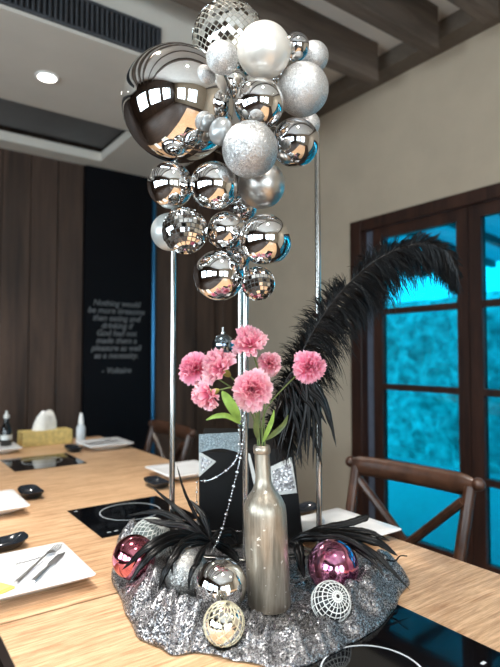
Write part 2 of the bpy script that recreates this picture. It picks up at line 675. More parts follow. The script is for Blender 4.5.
rf = empty('patio_roof', (4, 1.5, 2.2), 'ribbed pale lean-to roof outside above the glazed doors', 'patio roof')
Rm = Matrix.Translation(V((2.95, 0, 2.42))) @ Matrix.Rotation(math.radians(6.5), 4, 'Y')
g = G(); g.box((0, -3.5, 0), (2.2, 6, .02), Rm); g.build('roof_sheet', M['patio'], rf, smooth=False)
g = G()
y = -3.4
while y < 6:
    g.box((0, y, -.06), (2.2, y + .05, -.001), Rm); y += .42
g.build('rafters', M['grille'], rf, smooth=False)
for y in (-3.2, 5.7):
    g = G(); g.box((4.95, y - .05, -.02), (5.05, y + .05, 2.12)); g.build('post', M['grille'], rf, smooth=False)


# downlights
def downlight(x, y, z, label, power, size=.044, blend=.6, cone=110, tilt=(0, 0)):
    t = empty('ceiling_downlight', (x, y, z), label, 'ceiling light', 'ceiling downlights')
    g = G(); g.lathe([(size, -.001), (size + .012, -.001), (size + .012, -.006), (size, -.008)], (x, y, z), n=28, close=True)
    g.build('trim_ring', M['white'], t)
    g = G(); g.lathe([(0, -.004), (size - .002, -.004)], (x, y, z), n=28); g.build('lens', M['glow'], t)
    L = bpy.data.lights.new('downlight', 'SPOT')
    L.energy = power; L.spot_size = math.radians(cone); L.spot_blend = blend; L.shadow_soft_size = size * .8
    L.color = (1, .95, .88)
    o = bpy.data.objects.new('downlight_lamp', L); COL.objects.link(o)
    o.location = (0, 0, -.02); o.parent = t
    o.rotation_euler = (tilt[0], tilt[1], 0)


downlight(.69, 2.66, ZS, 'lit round downlight in the lowered cream soffit over the far table', 55)
downlight(-.9, 2.66, ZS, 'lit round downlight at the far left end of the soffit, out of frame', 30)
downlight(.35, -.15, ZC, 'lit round downlight over the near end of the table, out of frame', 95)
downlight(.1, 1.22, ZC, 'lit round downlight left above the balloon stand, out of frame', 165)
downlight(-1.2, .3, ZC, 'lit round downlight over the left aisle, out of frame', 90)
downlight(1.9, -1.2, ZC, 'lit round downlight behind the camera on the door side', 70)

# daylight: area lamps in the left windows
for k, (a, b) in enumerate(wy):
    L = bpy.data.lights.new('window_daylight', 'AREA')
    L.shape = 'RECTANGLE'; L.size = b - a; L.size_y = zt_ - zb
    L.energy = 58; L.color = (.93, .97, 1)
    o = bpy.data.objects.new('window_daylight', L); COL.objects.link(o)
    o.location = (LX - .16, (a + b) / 2, (zb + zt_) / 2)
    o.rotation_euler = (PI / 2, 0, -PI / 2)

W = bpy.data.worlds.new('world')
scene.world = W
W.use_nodes = True
bg = W.node_tree.nodes['Background']
bg.inputs['Color'].default_value = (.78, .88, 1, 1)
bg.inputs['Strength'].default_value = 4.1

# ------------------------------------------------------------------ wall panel with the quotation
pn = empty('quote_panel', ((1.244 + 1.767) / 2, BY, 0), 'tall ink-blue wall panel with a chalk-grey quotation', 'wall panel')
g = G(); g.box((1.25, BY - .025, 0.001), (1.765, BY + .0185, ZS - .002)); g.build('board', M['panel'], pn, smooth=False)
g = G()
g.tube([(1.788, BY - .012, .001), (1.788, BY - .012, ZS - .003)], .017, 12)
g.build('edge_strip', M['bluereflect'], pn)
lines = ['Nothing would', 'be more tiresome', 'than eating and', 'drinking if', 'God had not', 'made them a', 'pleasure as well', 'as a necessity.', '', '- Voltaire']
xm = 1.49


def zat(v, u, y):
    t = (u - 250) / F
    d = y / (math.cos(YAW) - t * math.sin(YAW))
    return C0 + (355 - v) / F * d


cu = bpy.data.curves.new('quotation', 'FONT')
cu.body = '\n'.join(lines); cu.align_x = 'CENTER'; cu.align_y = 'TOP'
cu.size = .059; cu.shear = .25; cu.extrude = .0006; cu.offset = .0010; cu.space_line = .92
tmp = bpy.data.objects.new('quotation_curve', cu); COL.objects.link(tmp)
bpy.context.view_layer.update()
me = bpy.data.meshes.new_from_object(tmp.evaluated_get(bpy.context.evaluated_depsgraph_get()))
bpy.data.objects.remove(tmp); bpy.data.curves.remove(cu)
me.materials.clear(); me.materials.append(M['chalk'])
o = bpy.data.objects.new('lettering', me); COL.objects.link(o)
o.parent = pn
o.location = (xm - pn.location.x, -.0265, zat(300, 116, BY))
o.rotation_euler = (PI / 2, 0, 0)

# ------------------------------------------------------------------ tables
def table(y0, y1, label, nm):
    t = empty('dining_table', (.67, (y0 + y1) / 2, 0), label, 'table', 'oak tables pushed end to end')
    g = G(); g.box((.2, y0, TZ - .004), (1.14, y1, TZ)); g.build('tabletop', M['table'], t, smooth=False)
    g = G(); g.box((.2, y0, TZ - .04), (1.14, y1, TZ - .0041)); g.build('edge_band', M['tedge'], t, smooth=False)
    for yy in (y0 + .3, y1 - .3):
        g = G(); g.box((.32, yy - .04, 0), (1.02, yy + .04, .05)); g.box((.63, yy - .04, .05), (.71, yy + .04, TZ - .0405)); g.build('leg', M['black'], t, smooth=False, bevel=.004)
    return t


SEAM = 1.05
table(-.9, SEAM - .003, 'near oak-topped table carrying the silver bottle and sequinned cloth', 0)
table(SEAM + .003, 3.12, 'far oak-topped table running back to the tissue box', 0)

# ------------------------------------------------------------------ cooktops
def cooktop(x, y, label, ring=None, icons=()):
    c = empty('induction_cooktop', (x, y, TZ), label, 'cooktop', 'built-in black cooktops')
    g = G(); g.box((x - .15, y - .15, TZ + .0002), (x + .15, y + .15, TZ + .0022)); g.build('glass_plate', M['glassblk'], c, smooth=False)
    if ring:
        rx_, ry_, rr = ring
        g = G(); g.lathe([(rr - .0012, 0), (rr + .0012, 0), (rr + .0012, .0004), (rr - .0012, .0004)], (rx_, ry_, TZ + .0024), n=72, close=True)
        g.build('zone_ring', M['mark'], c, smooth=False)
    if icons:
        for (ix, iy) in icons:
            g = G(); g.box((ix - .005, iy - .0025, TZ + .0024), (ix + .005, iy + .0025, TZ + .0027))
            g.build('control_mark', M['mark'], c, smooth=False)
    return c


cooktop(.66, 2.515, 'black glass cooktop in front of the tissue box', (.66, 2.53, .085))
cooktop(.665, 1.53, 'black glass cooktop with a thin pale ring, left behind the plum ball', (.67, 1.56, .09), ((.534, 1.655), (.545, 1.41), (.565, 1.41), (.595, 1.41)))
cooktop(.69, .535, 'black glass cooktop under the front edge of the sequinned cloth', (.63, .56, .078), ((.79, .479), (.785, .46), (.79, .44), (.79, .41)))

# ------------------------------------------------------------------ plates
def plate_mesh(s=.118):
    """rounded square plate, rim lifted"""
    g = G()
    def ring(h, z, rad, n=6):
        pts = []
        for cx, cy, a0 in ((1, 1, 0), (-1, 1, PI / 2), (-1, -1, PI), (1, -1, 1.5 * PI)):
            for k in range(n + 1):
                a = a0 + PI / 2 * k / n
                pts.append(V((cx * (h - rad) + rad * math.cos(a), cy * (h - rad) + rad * math.sin(a), z)))
        return pts
    rings = [ring(s * .55, 0, .02), ring(s * .58, .002, .02), ring(s * .97, .024, .008), ring(s, .0265, .008), ring(s, .0285, .008),
             ring(s * .985, .0297, .008), ring(s * .8, .0255, .012), ring(s * .6, .0245, .016)]
    n = len(rings[0])
    for r in rings:
        g.v += r
    for i in range(len(rings) - 1):
        for j in range(n):
            g.f.append((i * n + j, i * n + (j + 1) % n, (i + 1) * n + (j + 1) % n, (i + 1) * n + j))
    g.f.append(tuple(range(n - 1, -1, -1)))
    g.f.append(tuple((len(rings) - 1) * n + j for j in range(n)))
    return g


pl0 = plate_mesh().build('dinner_plate', M['plate'], org=(0, 0, 0), angle=50)
first = [True]


def plate(x, y, label, z=TZ + .0004):
    o = pl0 if first[0] else copy_tree(pl0)
    first[0] = False
    o.location = (x, y, z)
    tag(o, label, 'plate', 'square white plates')
    return o


p1 = plate(.280, 1.212, 'square white plate with a fork and a yellow paper, nearest the left table corner')
plate(.296, 1.822, 'square white plate at the left edge behind the fork plate, bare')
plate(.518, 2.9, 'square white plate under the dark sauce bottle beside the tissue box')
plate(1.02, 2.72, 'square white plate beside the pump bottle with cutlery on it')
plate(1.045, 1.905, 'square white plate behind the left steel post')
plate(1.026, 1.03, 'square white plate in front of the cross-back chair')
g = G()
for k in range(9):
    x = -.030 + k * .007
    g.tube([(x, -.004, 0), (x + .003, .004 * (1 if k % 2 else .4), 0), (x + .006, -.003, 0)], .0008, 5)
mk = Matrix.Translation(V((.025, .05, .0253))) @ Matrix.Rotation(math.radians(10), 4, 'Z')
g.v = [mk @ p for p in g.v]
mko = g.build('printed_mark', M['ink'], None)
mko.parent = p1
mko['label'] = 'small grey printed mark'


# cutlery
def fork(pt, ang, label, z, L=.2):
    f = empty('fork', pt, label, 'fork', 'steel forks')
    Mx = Matrix.Translation(V((pt[0], pt[1], z))) @ Matrix.Rotation(ang, 4, 'Z')
    g = G()
    pts = [(-L * .5, 0, .002), (-L * .3, 0, .003), (0, 0, .0065), (L * .18, 0, .008), (L * .24, 0, .0062)]
    g.tube([Mx @ V(p) for p in pts], [.0055, .0048, .003, .003, .007], 8, flat=.35, ref=(0, 0, 1))
    g.tube([Mx @ V(p) for p in ((L * .235, 0, .006), (L * .28, 0, .0035), (L * .33, 0, .003))], [.0075, .0115, .0108], 10, flat=.2, ref=(0, 0, 1))
    g.build('handle', M['steel'], f)
    for k in range(4):
        y = -.0087 + .0058 * k
        g = G()
        g.tube([Mx @ V(p) for p in ((L * .325, y, .003), (L * .42, y, .0034), (L * .5, y * .92, .0075))], [.0018, .0016, .001], 6)
        g.build('tine', M['steel'], f)
    return f


def knife(pt, ang, label, z, L=.2):
    f = empty('table_knife', pt, label, 'knife', 'steel table knives')
    Mx = Matrix.Translation(V((pt[0], pt[1], z))) @ Matrix.Rotation(ang, 4, 'Z')
    g = G(); g.tube([Mx @ V(p) for p in ((-L * .5, 0, .003), (-L * .2, 0, .0035), (0, 0, .003))], [.006, .005, .0035], 8, flat=.5, ref=(0, 0, 1)); g.build('handle', M['steel'], f)
    g = G(); g.tube([Mx @ V(p) for p in ((-.002, 0, .003), (L * .1, .001, .003), (L * .4, .001, .003), (L * .5, -.003, .003))], [.004, .0085, .008, .001], 8, flat=.12, ref=(0, 0, 1)); g.build('blade', M['steel'], f)
    return f


pz = TZ + .0262
fa = math.atan2(.77, .64)
fork((.318, 1.229, pz), fa, 'steel fork lying across the nearest left plate', pz, .2)
knife((.331, 1.197, pz), fa + .03, 'steel knife beside the fork on the nearest left plate', pz, .16)
fork((.99, 1.045, pz), math.radians(55), 'steel fork on the plate in front of the chair', pz, .17)
fork((1.0, 2.735, pz), math.radians(25), 'steel fork on the plate beside the pump bottle', pz, .17)
knife((1.03, 2.70, pz), math.radians(25), 'steel knife on the plate beside the pump bottle', pz, .17)
g = G(); Mx = Matrix.Translation(V((.214, 1.136, pz))) @ Matrix.Rotation(.5, 4, 'Z')
g.box((-.032, -.022, 0), (.026, .022, .004), Mx); g.box((-.03, -.02, .0042), (.02, .019, .0065), Mx)
tag(g.build('paper_packet', M['yellow'], org=(.214, 1.136, pz), smooth=False), 'folded yellow paper on the nearest left plate', 'paper packet')


# black sauce dishes
def dish_mesh():
    g = G()
    hx, hy = .062, .036
    def ring(sx, sy, z, lift=0):
        pts = []
        n = 28
        for k in range(n):
            a = 2 * PI * k / n
            c, s_ = math.cos(a), math.sin(a)
            q = (abs(c) ** 4 + abs(s_) ** 4) ** -.25
            x, y = c * q, s_ * q
            pts.append(V((x * sx, y * sy, z + lift * abs(x) ** 3)))
        return pts
    rs = [ring(hx * .6, hy * .6, 0), ring(hx * .7, hy * .7, .003), ring(hx, hy, .018, .007), ring(hx * .98, hy * .97, .0205, .007), ring(hx * .9, hy * .88, .017, .005), ring(hx * .6, hy * .6, .006)]
    n = 28
    for r in rs:
        g.v += r
    for i in range(len(rs) - 1):
        for j in range(n):
            g.f.append((i * n + j, i * n + (j + 1) % n, (i + 1) * n + (j + 1) % n, (i + 1) * n + j))
    g.f.append(tuple(range(n - 1, -1, -1))); g.f.append(tuple((len(rs) - 1) * n + j for j in range(n)))
    return g


d0 = dish_mesh().build('sauce_dish', M['dish'], org=(0, 0, 0), angle=50)
first_d = [True]


def dish(x, y, rz, label):
    o = d0 if first_d[0] else copy_tree(d0)
    first_d[0] = False
    o.location = (x, y, TZ + .0004); o.rotation_euler = (0, 0, rz)
    tag(o, label, 'sauce dish', 'black sauce dishes')


q = on(27, 494, TZ + .01); dish(q.x + .012, q.y, PI / 2, 'black glazed sauce dish beyond the corner of the bare left plate')
q = on(6, 546, TZ + .01); dish(q.x - .01, q.y + .01, 0.1, 'black glazed sauce dish behind the fork plate at the left edge')
dish(.855, 2.70, PI / 2, 'black glazed sauce dish left of the cutlery plate by the pump bottle')
q = on(154, 477, TZ + .01); dish(.876, 1.80, PI / 2, 'black glazed sauce dish left of the plate behind the steel post')
dish(1.07, 1.235, 0, 'black glazed sauce dish behind the plate in front of the chair')

# tissue box, pump bottle, sauce bottle
tb_ = empty('tissue_box', (.80, 3.01, TZ), 'mustard patterned tissue box with a white tissue pulled up', 'tissue box')
g = G(); g.box((.672, 2.955, TZ + .0004), (.93, 3.07, TZ + .076)); g.build('carton', M['tissuebox'], tb_, smooth=False, bevel=.003)
g = G()
nn = 26
for j in range(9):
    h = j / 8
    for i in range(nn):
        a = 2 * PI * i / nn
        r = (1 - .35 * h) * (1 + .22 * math.sin(3 * a + 1) + .1 * math.sin(7 * a + 4 * h))
        if j == 8: r *= .75
        g.v.append(V((.79 + .012 * h + .058 * r * math.cos(a), 3.01 + .026 * r * math.sin(a), TZ + .0765 + .095 * h * (1 + .12 * math.sin(2 * a)))))
for j in range(8):
    for i in range(nn):
        g.f.append((j * nn + i, j * nn + (i + 1) % nn, (j + 1) * nn + (i + 1) % nn, (j + 1) * nn + i))
g.f.append(tuple(8 * nn + i for i in range(nn)))
g.build('tissue', M['tissue'], tb_, angle=80)
pb = empty('pump_bottle', (.955, 2.893, TZ), 'small pale pump bottle standing right of the tissue box', 'pump bottle')
c = (.955, 2.893, TZ + .0004)
g = G(); g.lathe([(0, 0), (.022, 0), (.024, .004), (.024, .085), (.018, .1), (.011, .106), (0, .106)], c, n=24); g.build('body', M['plastic'], pb)
g = G(); g.lathe([(0, .107), (.014, .107), (.014, .125), (.011, .145), (.007, .165), (0, .167)], c, n=20); g.build('cap', M['white'], pb)
sb = empty('sauce_bottle', (.585, 2.915, TZ), 'dark glass sauce bottle with a pale label standing on a plate', 'sauce bottle')
c = (.585, 2.915, TZ + .0262)
g = G(); g.lathe([(0, 0), (.026, 0), (.028, .003), (.028, .075), (.02, .1), (.013, .115), (.012, .135), (0, .135)], c, n=24); g.build('body', M['soyglass'], sb)
g = G(); g.lathe([(.0283, .03), (.0287, .03), (.0287, .055), (.0283, .055)], c, n=24, close=True); g.build('label_band', M['netgrey'], sb)
g = G(); g.lathe([(0, .136), (.014, .136), (.014, .152), (.006, .158), (.006, .172), (0, .174)], c, n=18); g.build('cap', M['netgrey'], sb)
jb = empty('seasoning_jar', (.50, 2.90, TZ), 'small pale seasoning jar left of the dark sauce bottle', 'jar')
c = (.497, 2.91, TZ + .0262)
g = G(); g.lathe([(0, 0), (.024, 0), (.026, .003), (.026, .05), (.02, .06), (0, .06)], c, n=20); g.build('body', M['plastic'], jb)
g = G(); g.lathe([(0, .061), (.021, .061), (.021, .085), (.016, .1), (0, .103)], c, n=20); g.build('lid', M['tissuebox'], jb)


# ------------------------------------------------------------------ chairs
def make_chair():
    t = empty('crossback_chair', (0, 0, 0))
    for sgn in (-1, 1):
        g = G(); y = sgn * .205
        pts = [(.17, y, 0), (.155, y, .22), (.15, y, .44), (.18, y * 1.02, .60), (.245, y * 1.06, .835)]
        g.tube(bez(pts, 14), .019, 10, flat=1.1); g.build('rear_post', M['chair'], t)
        g = G(); g.tube([(-.2, sgn * .2, 0), (-.19, sgn * .19, .43)], [.013, .018], 10); g.build('front_leg', M['chair'], t)
        # cross bars
        g = G()
        a = V((.228 - .012 * sgn, -sgn * .205, .79)); b = V((.155 - .012 * sgn, sgn * .19, .40))
        mid = (a + b) / 2 + V((.028, 0, 0))
        g.tube(bez([a, mid, b], 12), .0155, 8, flat=1.0); g.build('cross_bar', M['chair'], t)
    g = G()
    n = 16
    pts = []
    for i in range(n + 1):
        s_ = -1 + 2 * i / n
        pts.append(V((.24 + .016 * (1 - s_ * s_), s_ * .235, .84)))
    g.tube(pts, [.026] + [.038] * 1 + [.040] * (n - 3) + [.038, .026], 12, flat=.95, ref=(0, 0, 1))
    for i in range(len(g.v)):     # flatten front to back
        p = g.v[i]
        base = .24 + .016 * (1 - (p.y / .235) ** 2)
        g.v[i] = V((base + (p.x - base) * .42, p.y, p.z))
    g.build('top_rail', M['chair'], t)
    for sgn in (-1, 1):
        g = G(); g.sphere((.246, sgn * .243, .848), .022, 16, 10); g.build('rail_knob', M['chair'], t)
    g = G(); g.prism([(-.215, -.21), (.17, -.18), (.17, .18), (-.215, .21)], .44, .465); g.build('seat', M['seatpad'], t, smooth=False, bevel=.008)
    g = G(); g.tube([(-.19, -.19, .2), (-.19, .19, .2)], .009, 8); g.tube([(.16, -.2, .2), (.16, .2, .2)], .009, 8)
    for sgn in (-1, 1):
        g.tube([(-.19, sgn * .19, .25), (.155, sgn * .2, .25)], .009, 8)
    g.build('stretcher', M['chair'], t)
    return t


ch = make_chair()
ch.location = (1.318, 1.188, 0)
ch.scale = (1, 1.02, .966)
tag(ch, 'walnut cross-back chair between the near table and the glazed doors', 'chair', 'cross-back chairs')
ch.rotation_euler = (0, 0, math.radians(7))
c2 = copy_tree(ch)
c2.location = (1.16, 2.72, 0); c2.rotation_euler = (0, 0, 0)
tag(c2, 'dark cross-back chair by the quotation panel at the far end', 'chair', 'cross-back chairs')

# ------------------------------------------------------------------ stand
SD = 1.28
posts = [on_ for on_ in (at(172.5, 400, SD), at(318.5, 400, SD), at(245.5, 400, 1.245), at(240, 400, 1.50))]
ZTOP = at(250, 128, SD).z
CZ = TZ + .006                               # top of the cloth where things stand
st = empty('balloon_stand', (at(250, 400, 1.32).x, at(250, 400, 1.32).y, CZ), 'tall polished steel four-post stand holding up the silver balloons', 'display stand')
PZ0 = CZ + .002
order = [0, 2, 1, 3]
for k in order:
    p = posts[k]
    g = G(); g.tube([(p.x, p.y, PZ0 + .0055), (p.x, p.y, ZTOP)], .0068, 16); g.build('post', M['post'], st)
for nm, z in (('base_frame', PZ0 + .003), ('top_frame', ZTOP + .004)):
    g = G()
    for i in range(4):
        a, b = posts[order[i]], posts[order[(i + 1) % 4]]
        g.tube([(a.x, a.y, z), (b.x, b.y, z)], .008, 8, flat=.3, ref=(0, 0, 1))
    g.build(nm, M['post'], st)

# ------------------------------------------------------------------ balloons
# u, v, radius in px, depth guess, material, kind, label
B = [
    ('big', 178.5, 105.5, 56, 1.08, 'chrome', 'balloon', 'largest mirror-chrome balloon at the upper left of the cluster'),
    ('disco', 229, 41, 37, 1.16, 'disco', 'disco', 'large mirror-tiled disco ball at the very top of the cluster'),
    ('pearl', 264, 51, 27, 1.06, 'pearl', 'balloon', 'pearl white satin balloon in front of the large disco ball'),
    ('glit1', 222, 58, 16, 1.02, 'glit_w', 'balloon', 'small pale glitter balloon above the largest chrome balloon'),
    ('grey1', 296, 47, 13.5, 1.10, 'chrome2', 'balloon', 'small smoky chrome balloon right of the pearl white balloon'),
    ('glit2', 313.5, 57, 15, 1.16, 'glit_w', 'balloon', 'pale glitter balloon at the upper right end of the cluster'),
    ('glit3', 302.5, 90, 26, 1.10, 'glit_w', 'balloon', 'large pale glitter balloon on the right side below the small smoky chrome one'),
    ('chr1', 259, 104.5, 25, 1.04, 'chrome', 'balloon', 'chrome balloon directly below the pearl white balloon'),
    ('glit4', 250, 150, 28, 1.00, 'glit_s', 'balloon', 'silver glitter balloon in the centre of the cluster'),
    ('oval', 221, 131.5, 12.5, 1.01, 'satin2', 'balloon', 'small oval grey balloon between largest chrome and central glitter balloon'),
    ('chr2', 295, 143, 24, 1.08, 'chrome2', 'balloon', 'dark chrome balloon right of the central glitter balloon'),
    ('whit', 308, 124, 12, 1.22, 'glit_w', 'balloon', 'white glitter balloon peeping out behind the right dark chrome one'),
    ('chr3', 170.5, 185.5, 23, 1.06, 'chrome', 'balloon', 'chrome balloon directly under the largest balloon at the left edge'),
    ('chr4', 214, 186, 24, 1.04, 'chrome', 'balloon', 'chrome balloon below the small oval grey balloon'),
    ('sat', 261.5, 185, 23.5, 1.10, 'satin', 'balloon', 'matte satin grey balloon below the central glitter balloon'),
    ('disc2', 185, 231, 23, 1.03, 'disco2', 'disco', 'mirror-tiled disco ball at the lower left of the cluster'),
    ('prl2', 170, 232, 19, 1.12, 'pearlgrey', 'balloon', 'plain pearl grey balloon behind the lower left disco ball'),
    ('chr5', 226, 231, 19.5, 1.06, 'chrome', 'balloon', 'chrome balloon between the lower left disco ball and a larger chrome one'),
    ('chr6', 264.5, 239.5, 25.5, 1.02, 'chrome', 'balloon', 'chrome balloon above the smallest disco ball'),
    ('chr7', 270, 243, 21, 1.13, 'chrome2', 'balloon', 'dark chrome balloon half hidden behind the chrome one above the smallest disco ball'),
    ('chr8', 219, 275.5, 25.5, 1.05, 'chrome', 'balloon', 'lowest chrome balloon of the cluster, beside the smallest disco ball'),
    ('disc3', 258, 283.5, 17, 1.03, 'disco2', 'disco', 'smallest mirror-tiled disco ball at the bottom of the cluster'),
    ('chr9', 243, 207, 14, 1.14, 'chrome2', 'balloon', 'small dark chrome balloon deep inside the cluster below the satin grey one'),
    ('chr10', 233, 84, 15, 1.15, 'chrome', 'balloon', 'small chrome balloon tucked behind the largest, under the large disco ball'),
    ('chr11', 279, 78, 14, 1.15, 'chrome2', 'balloon', 'small dark chrome balloon between pearl white and large pale glitter balloons'),
    ('chr12', 238, 256, 13, 1.13, 'chrome2', 'balloon', 'small dark chrome balloon between the two lowest chrome balloons, set back'),
]
dep = [b[4] for b in B]
rank = list(dep)
for it in range(1500):
    moved = False
    for i in range(len(B)):
        for j in range(i + 1, len(B)):
            ri, rj = B[i][3] / F * dep[i], B[j][3] / F * dep[j]
            pi, pj = at(B[i][1], B[i][2], dep[i]), at(B[j][1], B[j][2], dep[j])
            need = ri + rj + .0015
            dd = (pi - pj).length
            if dd < need:
                moved = True
                s_ = 1 if rank[i] >= rank[j] else -1
                k = (need - dd) * .35 + .0002
                dep[i] += s_ * k; dep[j] -= s_ * k
    if not moved:
        break


def balloon(u, v, rpx, d, mat, label):
    c = at(u, v, d)
    R = rpx / F * d
    inner = (at(244, 165, 1.14) - c)
    ax = -(inner.normalized() * .45 + fwd * .9).normalized()      # tip points out of the cluster
    o = empty('balloon', c, label, 'balloon', 'silver balloon cluster')
    g = G()
    n = 28
    prof = []
    for i in range(n + 1):
        th = PI * i / n
        k = (1 - math.cos(th)) / 2
        prof.append((R * math.sin(th) * (1 - .05 * k ** 3), R * math.cos(th) * (1 - .0 * k)))
    prof[0] = (0, R); prof[-1] = (0, -R)
    g.lathe(prof, c, ax, 48)
    if nm == 'oval':                         # a small, slightly long balloon, tilted
        lo_ax = (upv + rgt * .35).normalized()
        for i_, p_ in enumerate(g.v):
            w_ = p_ - c; l_ = w_.dot(lo_ax)
            g.v[i_] = c + (w_ - lo_ax * l_) * .95 + lo_ax * l_ * 1.12
    g.build('skin', M[mat], o, angle=180)
    g = G()
    kr = min(.006, R * .09)
    if nm in ('prl2', 'whit'):
        pp = posts[0] if nm == 'prl2' else posts[1]
        k0 = c - ax * (R + kr * 1.5)
        k1 = V((pp.x, pp.y, k0.z - .004)) + (k0 - V((pp.x, pp.y, k0.z))).normalized() * .0085
        r_ = G(); r_.tube([k0, k0.lerp(k1, .5) - V((0, 0, .004)), k1], .0008, 6); r_.build('tie', M['bead'], o)
    g.lathe([(kr * .6, -R * .995), (kr * .5, -R - kr * .5), (kr, -R - kr * .9), (kr * .9, -R - kr * 1.3), (kr * .3, -R - kr * 1.1)], c, ax, 12)
    g.build('knot', M[mat], o)


def disco(name, c, R, rows, label, cat, group, grout, ax, gap=.12, tilt=0.0):
    o = empty(name, c, label, cat, group)
    g = G(); g.sphere(c, R * .975, 32, 20, ax); g.build('core', M[grout], o, angle=180)
    ax = V(ax).normalized(); a = ax.orthogonal().normalized(); b = ax.cross(a)
    g = G()
    for i in range(rows):
        t0, t1 = PI * i / rows, PI * (i + 1) / rows
        tm = (t0 + t1) / 2
        cnt = max(4, int(round(2 * PI * math.sin(tm) / (PI / rows))))
        for j in range(cnt):
            p0, p1 = 2 * PI * j / cnt, 2 * PI * (j + 1) / cnt
            e = (t1 - t0) * gap; e2 = (p1 - p0) * gap
            vs = []
            jit = V((rnd.uniform(-1, 1), rnd.uniform(-1, 1), rnd.uniform(-1, 1))) * tilt
            pm = (p0 + p1) / 2
            nrm = ax * math.cos(tm) + (a * math.cos(pm) + b * math.sin(pm)) * math.sin(tm)
            nj = (nrm + jit).normalized()
            pc = c + nrm * R * .992
            for th, ph in ((t0 + e, p0 + e2), (t1 - e, p0 + e2), (t1 - e, p1 - e2), (t0 + e, p1 - e2)):
                q = c + (ax * math.cos(th) + (a * math.cos(ph) + b * math.sin(ph)) * math.sin(th)) * R
                q = q - nj * (q - pc).dot(nj)
                vs.append(q)
            inner_ = [c + (q - c) * .965 for q in vs]
            g.add(vs + inner_, [(0, 1, 2, 3), (1, 0, 4, 5), (2, 1, 5, 6), (3, 2, 6, 7), (0, 3, 7, 4)])
    g.build('mirror_tiles', M['mirror'], o, smooth=False)
    g = G(); g.lathe([(0, R * .99), (R * .12, R * .985), (R * .12, R * 1.03), (0, R * 1.03)], c, -fwd * -1.0, 14)
    g.build('cap', M['post'], o)
    return o


for b, d in zip(B, dep):
    nm, u, v, rpx, _, mat, kind, label = b
    if kind == 'balloon':
        balloon(u, v, rpx, d, mat, label)
    else:
        c = at(u, v, d)
        disco('disco_ball', c, rpx / F * d, {'disco': 24, 'disc2': 16, 'disc3': 13}[nm], label, 'disco ball', 'silver balloon cluster',
              'groutw' if mat == 'disco' else 'groutd', (.55, -.5, .8) if nm == 'disco' else (.1, .35, 1), .09, .05 if nm == 'disco' else .15)
print('DEPTHS', [(b[0], round(d, 3)) for b, d in zip(B, dep)])

# ------------------------------------------------------------------ things standing on the cloth
CONT = []                                    # (x, y, z0, kind, r) contacts that press the cloth flat


def ground(u, v, rpx, lift=0.0):
    """centre and radius of a ball of rpx seen at (u, v) resting at CZ+lift"""
    d = 1.0
    for _ in range(30):
        R = rpx / F * d
        c = at(u, v, d)
        err = c.z - (CZ + lift + .0015 + R)
        # moving further along the ray lowers the point
        w = (fwd + rgt * ((u - 250) / F) + upv * ((333.5 - v) / F))
        d += err / (-w.z + rpx / F)
    R = rpx / F * d
    c = at(u, v, d)
    CONT.append((c.x, c.y, CZ + lift, 'ball', R))
    return c, R, d


def net(c, R, ax, mode, n, r):
    """lattice over a ball"""
    g = G()
    ax = V(ax).normalized(); a = ax.orthogonal().normalized(); b = ax.cross(a)
    P = lambda th, ph: c + (ax * math.cos(th) + (a * math.cos(ph) + b * math.sin(ph)) * math.sin(th)) * R
    if mode == 'rings':
        for k in range(1, 12):
            th = PI * k / 12
            g.tube([P(th, 2 * PI * i / 40) for i in range(41)], r * (1.35 if k % 2 else .8), 5, False)
        for j in range(n):
            g.tube([P(PI * (.03 + .94 * i / 24), 2 * PI * j / n) for i in range(25)], r * .9, 5, False)
    else:
        for j in range(n):
            for s_ in (-1, 1):
                g.tube([P(PI * (.04 + .92 * i / 30), 2 * PI * j / n + s_ * 2.4 * i / 30) for i in range(31)], r, 5, False)
    return g


def bauble(u, v, rpx, mat, label, lift=0.0, netm=None, mode='diag', n=16, ax=(.2, .1, 1), squash=1.0, dia=None):
    c, R, d = ground(u, v, rpx, lift)
    o = empty('bauble', c, label, 'bauble', 'baubles around the bottle')
    g = G(); g.sphere(c, R * (.965 if netm else 1), 44, 26, ax); g.build('ball', M[mat], o, angle=180)
    if netm:
        net(c, R * .975, ax, mode, n, R * .022).build('lattice', M[netm], o, angle=180)
    axv = (V((.55, .8, -.12))).normalized()
    g = G(); g.lathe([(R * .16, R * .985), (R * .16, R * 1.08), (R * .06, R * 1.1), (0, R * 1.1)], c, axv, 16); g.build('cap', M['post'], o)
    return c, R, d


bl = {}
bl['plum'] = bauble(134, 557, 21.5, 'burg', 'plum pink metallic bauble at the left end of the cloth', .016)
bl['net'] = bauble(151, 538, 20, 'netcoreg', 'sage grey bauble with a silver net behind the plum bauble', .0, 'netgrey', 'diag', 18, (.3, -.6, .8))
bl['glit'] = bauble(186.5, 573, 22.5, 'glit_g', 'grey glitter bauble between the plum and the mirror-chrome bauble', .0)
bl['chr'] = bauble(220.5, 585.5, 26.5, 'chrome', 'mirror-chrome bauble left of the bottle', .0)
bl['gold'] = bauble(224, 623.5, 21, 'mirror', 'mirrored bauble with champagne lattice at the front of the cloth', .0, 'netgold', 'diag', 14, (.1, -.2, 1))
bl['rose'] = bauble(333, 566, 25.5, 'pink', 'rose pink metallic bauble right of the bottle', .0)
bl['fil'] = bauble(331, 602, 20, 'netcore', 'white filigree bauble in front of the rose pink bauble', .0, 'netwhite', 'rings', 20, V((-.25, -.75, .62)))
print('BAUBLES', {k: (tuple(round(x, 3) for x in a[0]), round(a[1], 3), round(a[2], 3)) for k, a in bl.items()})

